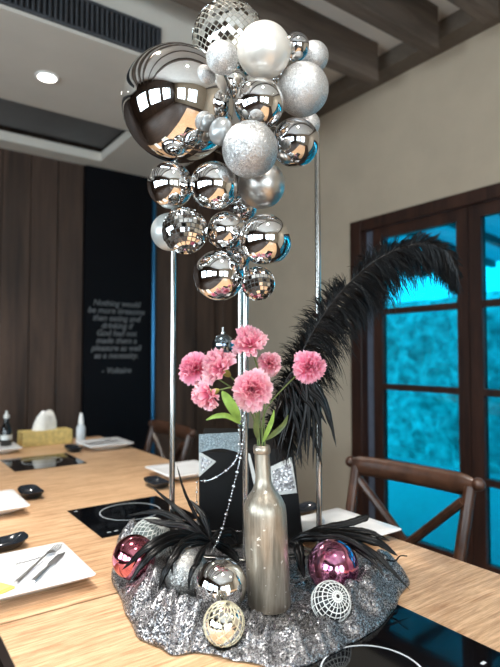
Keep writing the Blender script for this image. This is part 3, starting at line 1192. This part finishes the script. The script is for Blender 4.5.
# bottle
bc = on(269.5, 606, CZ)
bx, by = bc.x, bc.y
BD = (bc - CAM).dot(fwd)
RB = 21.6 / F * BD
ztop = at(262, 446, BD).z
HB = ztop - CZ - .001
CONT.append((bx, by, CZ, 'disc', RB + .008))
bo = empty('wine_bottle', (bx, by, CZ + .001), 'silver-painted wine bottle used as a vase for the carnations', 'bottle')
neck_r, inner_r = .0148, .0112
lean = rgt * (-.004)
prof = [(0, .004), (RB * .6, .0), (RB * .93, 0), (RB, .005), (RB, HB * .58), (RB * .97, HB * .625), (RB * .82, HB * .67), (RB * .56, HB * .715), (neck_r * 1.08, HB * .765), (neck_r, HB * .80), (neck_r * .97, HB * .945),
        (neck_r * 1.1, HB * .95), (neck_r * 1.13, HB * .975), (neck_r * 1.06, HB * .995), (neck_r * .95, HB), (inner_r, HB * .995), (inner_r, HB * .70), (0, HB * .70)]
g = G(); g.lathe(prof, (bx, by, CZ + .001), (0, 0, 1), 44)
lean_v = rgt * (-.0145)
for i, p in enumerate(g.v):
    h = (p.z - CZ) / HB
    g.v[i] = p + lean_v * h
g.build('glass_body', M['bottle'], bo, angle=50)
mouth = V((bx, by, ztop)) + lean_v
axisb = (lean_v + V((0, 0, HB))).normalized()

# black gift box with silver diamonds, behind the front post
BXD = 1.335
rb = rgt.copy(); fb = fwh.copy()
c0 = at(250, 440, BXD)


def bp(u, z, dd):           # point on box: lateral px at front depth, height, extra depth
    t = (u - 250) / F * BXD
    return V((0, 0, 0)) + CAM.xy.to_3d() + fwh * (BXD + dd) + rgt * t + V((0, 0, z))


zb0 = PZ0 + .0075
zt1 = at(215, 452, BXD).z
ztp = at(215, 432, BXD + .02).z
CONT_box = [bp(199, 0, 0), bp(302, 0, 0), bp(302, 0, .12), bp(199, 0, .12)]
gb = empty('gift_box', bp(250, zb0, .06), 'black gift box with silver glitter diamonds behind the front post', 'gift box')
g = G()
zr = at(285, 447, BXD).z
vs = [bp(199.5, zb0, 0), bp(303, zb0, 0), bp(301, zb0, .12), bp(201, zb0, .12), bp(199.5, zt1, 0), bp(293, zr, 0), bp(293, ztp + .0, .10), bp(201, ztp, .10)]
g.add(vs, [(0, 3, 2, 1), (4, 5, 6, 7), (0, 1, 5, 4), (1, 2, 6, 5), (2, 3, 7, 6), (3, 0, 4, 7)])
g.build('carton', M['boxblack'], gb, smooth=False)
# lid panel, curved lower edge
g = G()
n = 12
top = [bp(199.5 + 41 * i / n, zt1 + .002 + .0, -.003) for i in range(n + 1)]
vs = []
for i in range(n + 1):
    u = 199.5 + 41 * i / n
    s_ = math.sin(PI * i / n)
    lo_ = at(u, 452 - 4.5 * s_, BXD).z
    hi_ = at(u, 433.5 - 2.0 * i / n, BXD).z
    vs += [bp(u, lo_, -.0045), bp(u, hi_, -.0045), bp(u, lo_, -.001), bp(u, hi_, -.001)]
fs = []
for i in range(n):
    a = 4 * i; b = a + 4
    fs += [(a, b, b + 1, a + 1), (a + 2, a + 3, b + 3, b + 2), (a + 1, b + 1, b + 3, a + 3), (a, a + 2, b + 2, b)]
fs += [(0, 1, 3, 2), (4 * n, 4 * n + 2, 4 * n + 3, 4 * n + 1)]
g.add(vs, fs)
lid = g.build('lid_panel', M['sagepanel'], gb, smooth=False)
lid['label'] = 'slate blue glitter panel'


def patch(poly, mat, name, dd=-.0035, parent=gb):
    g = G()
    k = len(poly)
    f_ = [bp(u, at(u, v, BXD).z, dd) for u, v in poly]
    b_ = [bp(u, at(u, v, BXD).z, dd + .002) for u, v in poly]
    g.add(f_ + b_, [tuple(range(k)), tuple(range(2 * k - 1, k - 1, -1))] + [(i, k + i, k + (i + 1) % k, (i + 1) % k) for i in range(k)])
    o = g.build(name, M[mat], parent, smooth=False)
    return o


patch([(199.5, 450.5), (216.5, 460.5), (199.5, 475.5)], 'netgrey', 'silver_diamond', -.003)
patch([(201.5, 455), (213, 460.5), (201.5, 471)], 'sparkle', 'diamond_filigree', -.0052)
patch([(247, 452), (250, 453), (256, 476), (256, 494)], 'netgrey', 'silver_diamond', -.003)
patch([(270.5, 465.5), (291, 456), (296.5, 491), (271, 494)], 'netgrey', 'silver_diamond', -.003)
patch([(272, 469.5), (290, 461), (294.5, 487.5), (273, 490.5)], 'sparkle', 'diamond_filigree', -.0052)

# ------------------------------------------------------------------ carnations
def carnation(u, v, rpx, d, axis, label, seed, ring, spread=84, deep=False):
    rr = random.Random(seed)
    c = at(u, v, d)
    R = rpx * .92 / F * d
    ax = (rgt * axis[0] + upv * axis[1] - fwd * axis[2]).normalized()
    a = ax.orthogonal().normalized(); b = ax.cross(a)
    base = c - ax * R * .62
    o = empty('carnation', base, label, 'flower', 'pink carnations in the bottle')
    g = G(); cols = []
    tip = V(srgb(255, 214, 220)[:3]); body = V(srgb(250, 172, 192)[:3]); core = V(srgb(238, 122, 160)[:3])
    if deep:
        body = V(srgb(246, 146, 180)[:3]); tip = V(srgb(253, 196, 212)[:3])
    npet = 44
    for k in range(npet):
        q = (k + .5) / npet
        inner = k < 12
        el = math.radians(rr.uniform(2, 34)) if inner else math.radians(22 + spread * ((k - 12) / (npet - 12)) ** .9) + rr.uniform(-.16, .16)
        az = k * 2.399963 + rr.uniform(-.5, .5)
        rad_dir = (a * math.cos(az) + b * math.sin(az))
        dr = (ax * math.cos(el) + rad_dir * math.sin(el)).normalized()
        tw = rr.uniform(-1.3, 1.3) if inner else rr.uniform(-.45, .45)
        side = ax.cross(rad_dir).normalized()
        nrm = dr.cross(side).normalized()
        side, nrm = side * math.cos(tw) + nrm * math.sin(tw), nrm * math.cos(tw) - side * math.sin(tw)
        L = R * rr.uniform(1.12, 1.42) if inner else R * rr.uniform(.98, 1.26)
        wd = R * rr.uniform(.26, .42) if inner else R * rr.uniform(.36, .62)
        ra = rr.uniform(.09, .17)
        ns, nt = 5, 10
        st_ = len(g.v)
        ph = rr.uniform(0, 6)
        for i in range(ns + 1):
            s_ = i / ns
            for j in range(nt + 1):
                t = -1 + 2 * j / nt
                ruff = math.sin(t * 6.0 + ph) * R * ra * s_ ** 2 + math.sin(t * 15 + ph * 2) * R * .04 * s_ ** 3
                zig = (rr.uniform(.02, .10) if j % 2 else rr.uniform(-.06, 0)) * L * (s_ ** 4)
                ln = L * s_ * (1 - .13 * t * t * s_) + zig
                cup = -.18 * R * s_ * s_ * (1 if q > .5 else -.3)
                p = base + dr * ln + side * (t * wd * s_ ** .75) + nrm * (ruff + cup * 1.0)
                g.v.append(p)
                m_ = s_ ** 2.2
                cl = core.lerp(body, min(1, .1 + .45 * q + .5 * m_)).lerp(tip, min(1, (s_ ** 5) * (.6 + .4 * q) + .35 * q * m_))
                cols.append((*cl, 1))
        for i in range(ns):
            for j in range(nt):
                x = st_ + i * (nt + 1) + j
                g.f.append((x, x + 1, x + nt + 2, x + nt + 1))
    g.build('petals', M['petal'], o, angle=180, cols=cols)
    # calyx and stem into the mouth of the bottle
    g = G()
    cl_ = R * .62
    g.lathe([(0, -cl_), (R * .10, -cl_), (R * .19, -cl_ * .75), (R * .22, -cl_ * .3), (R * .27, .0), (R * .2, .02 * R)], base + ax * R * .06, ax, 14)
    g.build('calyx', M['calyx'], o)
    s0 = base + ax * R * .06 - ax * cl_
    ang = ring * 2 * PI / 9
    ro = axisb.orthogonal().normalized(); rq = axisb.cross(ro)
    off = (ro * math.cos(ang) + rq * math.sin(ang)) * .0078
    m1 = mouth + off; m0 = m1 - axisb * .055
    hgt = (s0 - m1).length
    pts = bez([s0, s0 - ax * hgt * .18 + (m1 - s0) * .08, m1 + axisb * hgt * .3 + (s0 - m1) * .12, m1 + axisb * .006, m0], 26)
    g = G(); g.tube(pts, .0014, 7); g.build('stem', M['stem'], o)
    return o


def leaf_on(o, pts, w, mat, nm='leaf'):
    g = G()
    P = bez(pts, 12)
    k = len(P)
    vw = -fwd
    for i, p in enumerate(P):
        t = (P[min(i + 1, k - 1)] - P[max(i - 1, 0)]).normalized()
        s_ = t.cross(vw).normalized()
        ww = w * math.sin(PI * min(1, (i / (k - 1)) ** .8 * .97 + .02)) ** .8 + .0004
        nr = s_.cross(t)
        g.v += [p + s_ * ww + nr * ww * .25, p - nr * ww * .12, p - s_ * ww + nr * ww * .25, p + nr * -.0012 - nr * ww * .12]
    for i in range(k - 1):
        a = 4 * i
        g.f += [(a, a + 1, a + 5, a + 4), (a + 1, a + 2, a + 6, a + 5), (a, a + 4, a + 7, a + 3), (a + 3, a + 7, a + 6, a + 2)]
    return g.build(nm, M[mat], o, angle=80)


f1 = carnation(190.5, 367.5, 16, 1.06, (-.55, .2, .8), 'pink carnation furthest left', 1, 0, deep=True)
f2 = carnation(215, 364, 18.5, 1.0, (-.72, .6, .25), 'pale pink carnation between the leftmost and the topmost, seen from the side', 2, 1, spread=56)
f3 = carnation(203, 396, 16, .945, (-.85, -.3, .3), 'pale pink carnation drooping lowest on the left', 3, 2, spread=60)
f4 = carnation(247.5, 338, 18, 1.015, (-.3, .85, .3), 'pink carnation topmost, above the others', 4, 3, spread=62)
f5 = carnation(253, 388.5, 19.5, .94, (.05, .25, 1), 'pink carnation right above the mouth of the bottle', 5, 4)
f6 = carnation(312, 365.5, 16, .955, (.3, .2, .9), 'pink carnation furthest right, in front of the black plume', 6, 5, deep=True)
f7 = carnation(270, 362, 11.5, 1.03, (.1, .3, .9), 'small pink carnation half hidden by the black plume', 7, 6)
leaf_on(f5, [at(240, 421, .935), at(233, 408, .918), at(226, 397, .912), at(222, 391, .91)], .0085, 'leaf')
leaf_on(f5, [at(241, 424, .93), at(228, 416, .91), at(216, 416, .90), at(206, 420, .895)], .0042, 'leaf')
leaf_on(f4, [at(258, 440, .985), at(256, 427, .975), at(258, 415, .97), at(256, 402, .968)], .005, 'leafd')
leaf_on(f4, [at(263, 442, .975), at(268, 430, .955), at(272, 420, .95), at(274, 410, .945)], .004, 'leaf')
leaf_on(f6, [at(266, 440, .97), at(276, 432, .955), at(284, 424, .95), at(288, 415, .945)], .0045, 'leafd')

# ------------------------------------------------------------------ black ostrich plume
def rmix(a, b): return a + (b - a) * rnd.random()


pm = empty('ostrich_plume', mouth, 'large black ostrich plume arching from the bottle mouth towards the glazed doors', 'feather')
ro = axisb.orthogonal().normalized(); rq = axisb.cross(ro)
ang = 7.6 * 2 * PI / 9
pin = mouth + (ro * math.cos(ang) + rq * math.sin(ang)) * .0066
rach = bez([pin - axisb * .05, pin + axisb * .012, at(274.5, 418, 1.06), at(291, 378, 1.10), at(311, 335, 1.11), at(340, 293, 1.12), at(378, 259, 1.13), at(418, 244, 1.135), at(446, 251, 1.14), at(458, 272, 1.145)], 120)
g = G(); g.tube(rach, [.0020 - .0013 * i / 120 for i in range(121)], 7); g.build('shaft', M['quill'], pm)
g = G()
NL = 900                                     # locks of barbs
for k in range(NL):
    x = .15 + .85 * (k + rnd.random()) / NL
    sgn = 1 if rnd.random() < .36 else -1
    f_ = (x - .15) / .85
    dz = rnd.uniform(-.6, .15)
    if sgn > 0:
        L0 = rmix(.030, .058) * (1.0 if f_ < .6 else 1 - .5 * (f_ - .6) / .4)
    else:
        L0 = rmix(.080, .128) * (1.0 if f_ < .55 else 1 - .44 * (f_ - .55) / .45)
    if sgn > 0 and f_ < .22: L0 *= .35 + .65 * f_ / .22
    if f_ < .2: dz = rnd.uniform(-.7, -.05)
    ft, fs, grav = rmix(.45, .95), rmix(.5, .95), rmix(.6, 1.1) * (1.25 if sgn < 0 else .7)
    if f_ > .93: ft, fs = 1.0, .55
    curl0 = V((rnd.uniform(-1, 1), rnd.uniform(-1, 1), rnd.uniform(-1, 1))) * .10
    for q_ in range(5):
        xx = min(.9999, x + rnd.uniform(-.004, .004))
        i = min(int(xx * 120), 119)
        p = rach[i].lerp(rach[i + 1], xx * 120 - i)
        t = (rach[min(i + 2, 120)] - rach[max(i - 2, 0)]).normalized()
        sd = t.cross(-fwd).normalized()
        if sd.z < 0: sd = -sd
        dirv = (t * ft + sd * sgn * fs - fwd * (dz + rnd.uniform(-.05, .05))).normalized()
        curl = curl0 + V((rnd.uniform(-1, 1), rnd.uniform(-1, 1), rnd.uniform(-1, 1))) * .035
        L = L0 * rnd.uniform(.72, 1.06)
        pts, q, nseg = [], p.copy(), 6
        for s_ in range(nseg + 1):
            pts.append(q.copy())
            dirv = (dirv + (V((0, 0, -1)) * grav * .30 + curl)).normalized()
            q = q + dirv * L / nseg
        w = rmix(.0008, .0014)
        g.tube(pts, [w * (1 - .8 * (s_ / nseg) ** 1.5) for s_ in range(nseg + 1)], 3, False)
g.build('barbs', M['feather'], pm, angle=180)


def clear(p, m):
    """move a point out of the baubles"""
    for c_, R_, _ in bl.values():
        w = p - c_
        if w.length < R_ + m:
            p = c_ + w.normalized() * (R_ + m)
    return p


FPTS = []


def feather(parent, pts, width, seed, n=26, blunt=False):
    """narrow feather: vane with a split edge, and its shaft"""
    rr = random.Random(seed)
    P = bez(pts, n)
    P = [clear(p, .010) for p in P]
    for p in P: p.z = max(p.z, TZ + .026)
    g = G()
    k = len(P)
    vw = (-fwd * .8 + V((0, 0, .6))).normalized()
    for side in (-1, 1):
        st_ = len(g.v)
        ed = 0
        for i, p in enumerate(P):
            s_ = i / (k - 1)
            t = (P[min(i + 1, k - 1)] - P[max(i - 1, 0)]).normalized()
            sv = t.cross(vw)
            if sv.length < .05: sv = t.orthogonal()
            sv.normalize()
            nr = sv.cross(t).normalized()
            prof = (math.sin(PI * min(1, .04 + .96 * s_ ** (.8 if not blunt else .6))) ** .7) * width
            if blunt: prof = width * min(1, s_ * 3 + .1) * (1 if s_ < .88 else math.sqrt(max(0, 1 - ((s_ - .88) / .12) ** 2)))
            prof *= 1 + rr.uniform(-.16, .10)
            g.v += [p, p + (sv * side * prof * .55) - nr * prof * .08 + t * prof * .25, p + (sv * side * prof) - nr * prof * .30 + t * prof * .55]
        for i in range(st_, len(g.v)):
            g.v[i] = clear(g.v[i], .0055)
            if g.v[i].z < TZ + .016: g.v[i].z = TZ + .016
        for i in range(k - 1):
            a = st_ + 3 * i
            g.f += [(a, a + 1, a + 4, a + 3), (a + 1, a + 2, a + 5, a + 4)]
    o = g.build('feather', M['feather'], parent, angle=60)
    if parent is not sp: FPTS.extend((v_.x, v_.y, v_.z) for v_ in g.v)
    md = o.modifiers.new('thickness', 'SOLIDIFY'); md.thickness = .0005; md.offset = 0
    g = G(); g.tube(P, [max(.0004, .0013 * (1 - i / k)) for i in range(k)], 6); g.build('shaft', M['quill'], o)
    return o


# drooping narrow feathers wired to the plume's foot
sp = pm
ang = 7.6 * 2 * PI / 9
pin2 = mouth + (ro * math.cos(ang) + rq * math.sin(ang)) * .0050
joint = at(281, 392, 1.045)
spine = bez([pin2 - axisb * .045, pin2 + axisb * .012, at(272, 425, 1.025), joint, at(292, 372, 1.045), at(306, 364, 1.04)], 40)
g = G(); g.tube(spine, .0012, 6); g.build('stem', M['quill'], sp)
rs_ = random.Random(5)
for k in range(20):
    i0 = 24 + int(16 * k / 19.99)
    p0 = spine[i0]
    u0 = 279 + 27 * k / 19
    v0 = 392 - 26 * k / 19
    ue = 278 + 58 * ((k * 7) % 20) / 19 + rs_.uniform(-4, 4)
    ve = 448 + rs_.uniform(-18, 22) - (10 if ue > 325 else 0)
    dd = 1.05 - .025 * ((k * 3) % 5) / 5
    um = u0 + (ue - u0) * .55 + 4
    feather(sp, [p0, at(u0 + (um - u0) * .5 + 3, v0 + 6 + (ve - v0) * .16, dd), at(um + 2, v0 + (ve - v0) * .5, dd - .004), at(ue, ve, dd - .008)], .0034 + .0014 * (k % 3), 40 + k, 20)

# feathers at the foot, left
sl = empty('feather_spray', at(205, 540, 1.2), 'spray of black goose feathers curling left over the plum and net baubles', 'feather spray', 'black feather sprays')
L_ = [([(210, 541, 1.16), (180, 533, 1.10), (150, 545, 1.045), (122, 570, 1.02)], .010),
      ([(210, 541, 1.16), (175, 540, 1.08), (148, 557, 1.03), (128, 585, 1.02)], .009),
      ([(210, 542, 1.15), (185, 545, 1.06), (168, 566, 1.01), (158, 592, 1.0)], .009),
      ([(210, 540, 1.17), (190, 520, 1.19), (172, 504, 1.22), (151, 486, 1.25)], .006),
      ([(211, 540, 1.18), (195, 514, 1.2), (184, 490, 1.2), (177, 466, 1.2)], .0035),
      ([(210, 541, 1.17), (188, 526, 1.19), (165, 523, 1.21), (143, 519, 1.22)], .010),
      ([(211, 542, 1.14), (200, 553, 1.07), (196, 566, 1.0), (190, 590, .985)], .007),
      ([(210, 540, 1.18), (192, 527, 1.21), (160, 512, 1.26), (128, 515, 1.3)], .009),
      ([(211, 541, 1.15), (195, 536, 1.11), (178, 548, 1.06), (176, 575, 1.015)], .008),
      ([(211, 541, 1.16), (205, 520, 1.17), (199, 510, 1.19), (190, 500, 1.21)], .008),
      ([(211, 541, 1.16), (222, 533, 1.19), (232, 533, 1.21), (238, 545, 1.21)], .012),
      ([(211, 541, 1.14), (220, 545, 1.17), (232, 553, 1.18), (239, 562, 1.17)], .012)]
for k, (pts, w) in enumerate(L_):
    feather(sl, [at(*p) for p in pts], w, 80 + k)
# right
sr = empty('feather_spray', at(292, 535, 1.15), 'spray of black goose feathers fanning right over the rose bauble', 'feather spray', 'black feather sprays')
R_ = [([(290, 540, 1.16), (325, 534, 1.14), (370, 550, 1.09), (410, 590, 1.03)], .0075),
      ([(290, 540, 1.17), (330, 533, 1.16), (375, 541, 1.13), (398, 556, 1.12)], .011),
      ([(290, 539, 1.18), (320, 529, 1.18), (348, 523, 1.19), (369, 516, 1.20)], .0085, True),
      ([(290, 539, 1.18), (330, 531, 1.18), (365, 531, 1.18), (390, 541, 1.16)], .009),
      ([(290, 541, 1.15), (330, 535, 1.13), (365, 553, 1.085), (384, 575, 1.05)], .009),
      ([(290, 541, 1.15), (320, 536, 1.12), (350, 540, 1.10), (378, 560, 1.07)], .010),
      ([(290, 540, 1.17), (310, 534, 1.17), (330, 530, 1.18), (352, 531, 1.18)], .009),
      ([(290, 541, 1.15), (305, 536, 1.13), (322, 536, 1.115), (345, 543, 1.1)], .012),
      ([(290, 541, 1.14), (297, 545, 1.11), (300, 558, 1.09), (304, 578, 1.07)], .012),
      ([(290, 541, 1.16), (280, 532, 1.15), (272, 540, 1.13), (268, 556, 1.11)], .012)]
for k, it in enumerate(R_):
    feather(sr, [at(*p) for p in it[0]], it[1], 120 + k, blunt=len(it) > 2)
# small curled barb tip at the right
g = G(); g.tube(bez([at(386, 560, 1.10), at(395, 561, 1.09), at(400, 556, 1.09), at(407, 556, 1.08)], 10), [.0018] * 6 + [.0014] * 5, 6)
g.build('curl', M['feather'], sr)

# ------------------------------------------------------------------ cloth
outline_px = [(113, 556), (114, 575), (119, 600), (126, 620), (140, 637), (158, 647), (177, 653), (200, 651), (224, 658), (245, 663), (262, 664), (285, 668), (305, 667), (323, 656), (342, 645),
              (360, 636), (384, 619), (400, 600), (407, 588), (406, 576), (398, 563), (382, 556), (362, 551), (335, 553), (305, 547), (280, 535), (245, 523), (210, 521), (175, 522), (145, 524), (122, 536)]
OL = [on(u, v, TZ + .004).xy for u, v in outline_px]
cc = sum(OL, V((0, 0))) / len(OL)
NA, NR = 320, 90


def outline(a):
    x = a * len(OL)
    k = int(x) % len(OL); t = x - int(x)
    P = [OL[(k + i - 1) % len(OL)] for i in range(4)]
    A, b_, c_, d_ = P
    return .5 * ((2 * b_) + (c_ - A) * t + (2 * A - 5 * b_ + 4 * c_ - d_) * t * t + (3 * b_ - A - 3 * c_ + d_) * t ** 3)


def press(x, y, h):
    """cloth height limited by everything resting on it"""
    for (px, py, z0, kind, r) in CONT:
        rho = math.hypot(x - px, y - py)
        if kind == 'ball':
            if rho < r * .97:
                h = min(h, z0 - TZ + r - math.sqrt(r * r - rho * rho) - .0028)
            elif rho < r * 1.06:
                h = min(h, z0 - TZ + r * .62)
        elif kind == 'disc':
            if rho < r: h = min(h, z0 - TZ - .001)
            else: h = min(h, z0 - TZ + (rho - r) * 1.6)
    return h


def standfoot(x, y):
    """flat region under stand and box"""
    p = V((x, y, 0)) - V((CAM.x, CAM.y, 0))
    d = p.dot(fwh); l = p.dot(rgt)
    return d > 1.17 and -.25 < l < .23


FGRID = {}
for (x, y, z) in FPTS:
    if z < TZ + .08:
        FGRID.setdefault((int(x / .012), int(y / .012)), []).append((x, y, z))


def fpress(x, y, h):
    ix, iy = int(x / .012), int(y / .012)
    for a in (-1, 0, 1):
        for b in (-1, 0, 1):
            for (px, py, z) in FGRID.get((ix + a, iy + b), ()):
                if (px - x) ** 2 + (py - y) ** 2 < .011 ** 2:
                    h = min(h, z - TZ - .005)
    return h


def crest(x):
    return max(0, 1 - abs(x) * 2.7)


g = G()
for i in range(NA):
    th = i / NA
    e = outline(th)
    pl = noise.noise(V((math.cos(2 * PI * th) * 5.5, math.sin(2 * PI * th) * 5.5, 4.4)))
    e = cc + (e - cc) * (1 + .045 * pl)
    for j in range(NR + 1):
        s_ = j / NR
        p = cc + (e - cc) * s_
        wx_ = noise.noise(V((p.x * 7, p.y * 7, 2.0))) * .05
        wy_ = noise.noise(V((p.x * 7, p.y * 7, 8.0))) * .05
        q1 = noise.noise(V(((p.x + wx_) * 7.5, (p.y + wy_) * 7.5, 5.2)))
        q2 = noise.noise(V(((p.x + wx_) * 24, (p.y + wy_) * 24, 9.2)))
        rad = noise.noise(V((math.cos(2 * PI * th) * 8 + wx_ * 30, math.sin(2 * PI * th) * 8 + wy_ * 30, 1.0 + s_ * .8)))
        q3 = noise.noise(V((p.x * 60, p.y * 60, 3.2)))
        edge = min(1, max(0, (s_ - .40) / .4))
        cp = V((p.x, p.y, 0)) - V((CAM.x, CAM.y, 0))
        l = cp.dot(rgt); d = cp.dot(fwh)
        amp = 1.0 + (.55 if l < -.13 else 0) + (.25 if l > .18 else 0) - (.35 if (d < .93 and l > -.08) else 0)
        h = .0055 + edge * amp * (.004 + .034 * crest(q1) + .006 * crest(q2) + .022 * crest(rad)) + (1 - edge) * .005 * crest(q2) + .0016 * q3
        h = max(.0045, h)
        if s_ > .8:
            fall = (1 - s_) / .2
            h = .0036 + (h - .0036) * min(1, fall ** .75)
        if standfoot(p.x, p.y):
            h = min(h, .0055)
        elif d > 1.10 and -.3 < l < .28:
            h = min(h, .012)
        if abs(p.x - 1.026) < .125 and abs(p.y - 1.03) < .125:
            h = min(h, .004)
        h = fpress(p.x, p.y, h)
        h = press(p.x, p.y, h)
        g.v.append(V((p.x, p.y, TZ + max(.0034 if s_ < .999 else .0030, h))))
for i in range(NA):
    i2 = (i + 1) % NA
    for j in range(NR):
        a, b_ = i * (NR + 1) + j, i2 * (NR + 1) + j
        if j == 0:
            g.f.append((a, a + 1, b_ + 1))
        else:
            g.f.append((a, a + 1, b_ + 1, b_))
clo = g.build('sequin_cloth', M['sequin'], org=(cc.x, cc.y, TZ), angle=180)
tag(clo, 'crumpled silver sequin cloth under the bottle and baubles', 'cloth')
md = clo.modifiers.new('thickness', 'SOLIDIFY'); md.thickness = .0016; md.offset = -1


# ------------------------------------------------------------------ bead garlands
def strand(pts, label, r=.0030):
    P = bez(pts, 400)
    o = empty('bead_garland', P[0], label, 'bead garland', 'silver bead garlands')
    g = G(); g.tube(P[::8], .0004, 5); g.build('thread', M['bead'], o)
    g = G()
    acc, last, k = 0, P[0], 0
    nxt = 0
    for p in P:
        acc += (p - last).length; last = p
        if acc >= nxt:
            big = k % 4 == 0
            g.sphere(p, r * (1.3 if big else .68), 8, 6)
            nxt = acc + r * (2.9 if big or k % 4 == 3 else 2.2); k += 1
    g.build('beads', M['bead'], o)
    return o


dp = 1.235
strand([at(243.5, 416, dp - .008), at(243, 440, dp - .008), at(239.5, 462, dp - .01), at(234, 485, dp - .03), at(228, 508, dp - .06), at(220, 535, dp - .10), at(210.5, 554, 1.10)], 'silver bead garland running from the front post down to the chrome bauble')
strand([at(239.6, 430, dp + .003), at(238.5, 452, dp + .003), at(233, 464, dp + .03), at(222, 473.5, dp + .05), at(210, 480, dp + .06), at(201, 481, 1.305)], 'silver bead garland swagged across the face of the gift box')
strand([at(197.2, 482, 1.325), at(196.6, 500, 1.325), at(197, 516, 1.325), at(201, 520, 1.32)], 'short silver bead garland hanging down the left side of the gift box', .0024)
strand([at(199, 530.5, 1.31), at(215, 531, 1.31), at(228, 531, 1.31), at(242, 531, 1.31)], 'short silver bead garland low across the foot of the gift box', .0018)

# hanging smoky bauble
hc = at(223, 345, 1.36); hR = 11 / F * 1.36
hb = empty('bauble', hc, 'smoky blue bauble hanging on a thread behind the carnations', 'bauble')
g = G(); g.sphere(hc, hR, 32, 20); g.build('ball', M['blueball'], hb, angle=180)
g = G(); g.lathe([(hR * .2, hR * .98), (hR * .2, hR * 1.2), (hR * .08, hR * 1.25), (hR * .08, hR * 1.6), (0, hR * 1.6)], hc, (0, 0, 1), 14); g.build('cap', M['post'], hb)
tA = hc + V((0, 0, hR * 1.58))
g = G(); g.tube([tA, V((tA.x, tA.y, ZTOP - .001))], .0003, 5); g.build('thread', M['quill'], hb)

# ------------------------------------------------------------------ view
vs_ = scene.view_settings
vs_.view_transform = 'Standard'
vs_.look = 'None'
vs_.exposure = 0.25
vs_.gamma = 1.0
vs_.use_curve_mapping = False
scene.cycles.use_denoising = True
scene.cycles.max_bounces = 8
scene.cycles.transparent_max_bounces = 12
scene.cycles.sample_clamp_indirect = 6
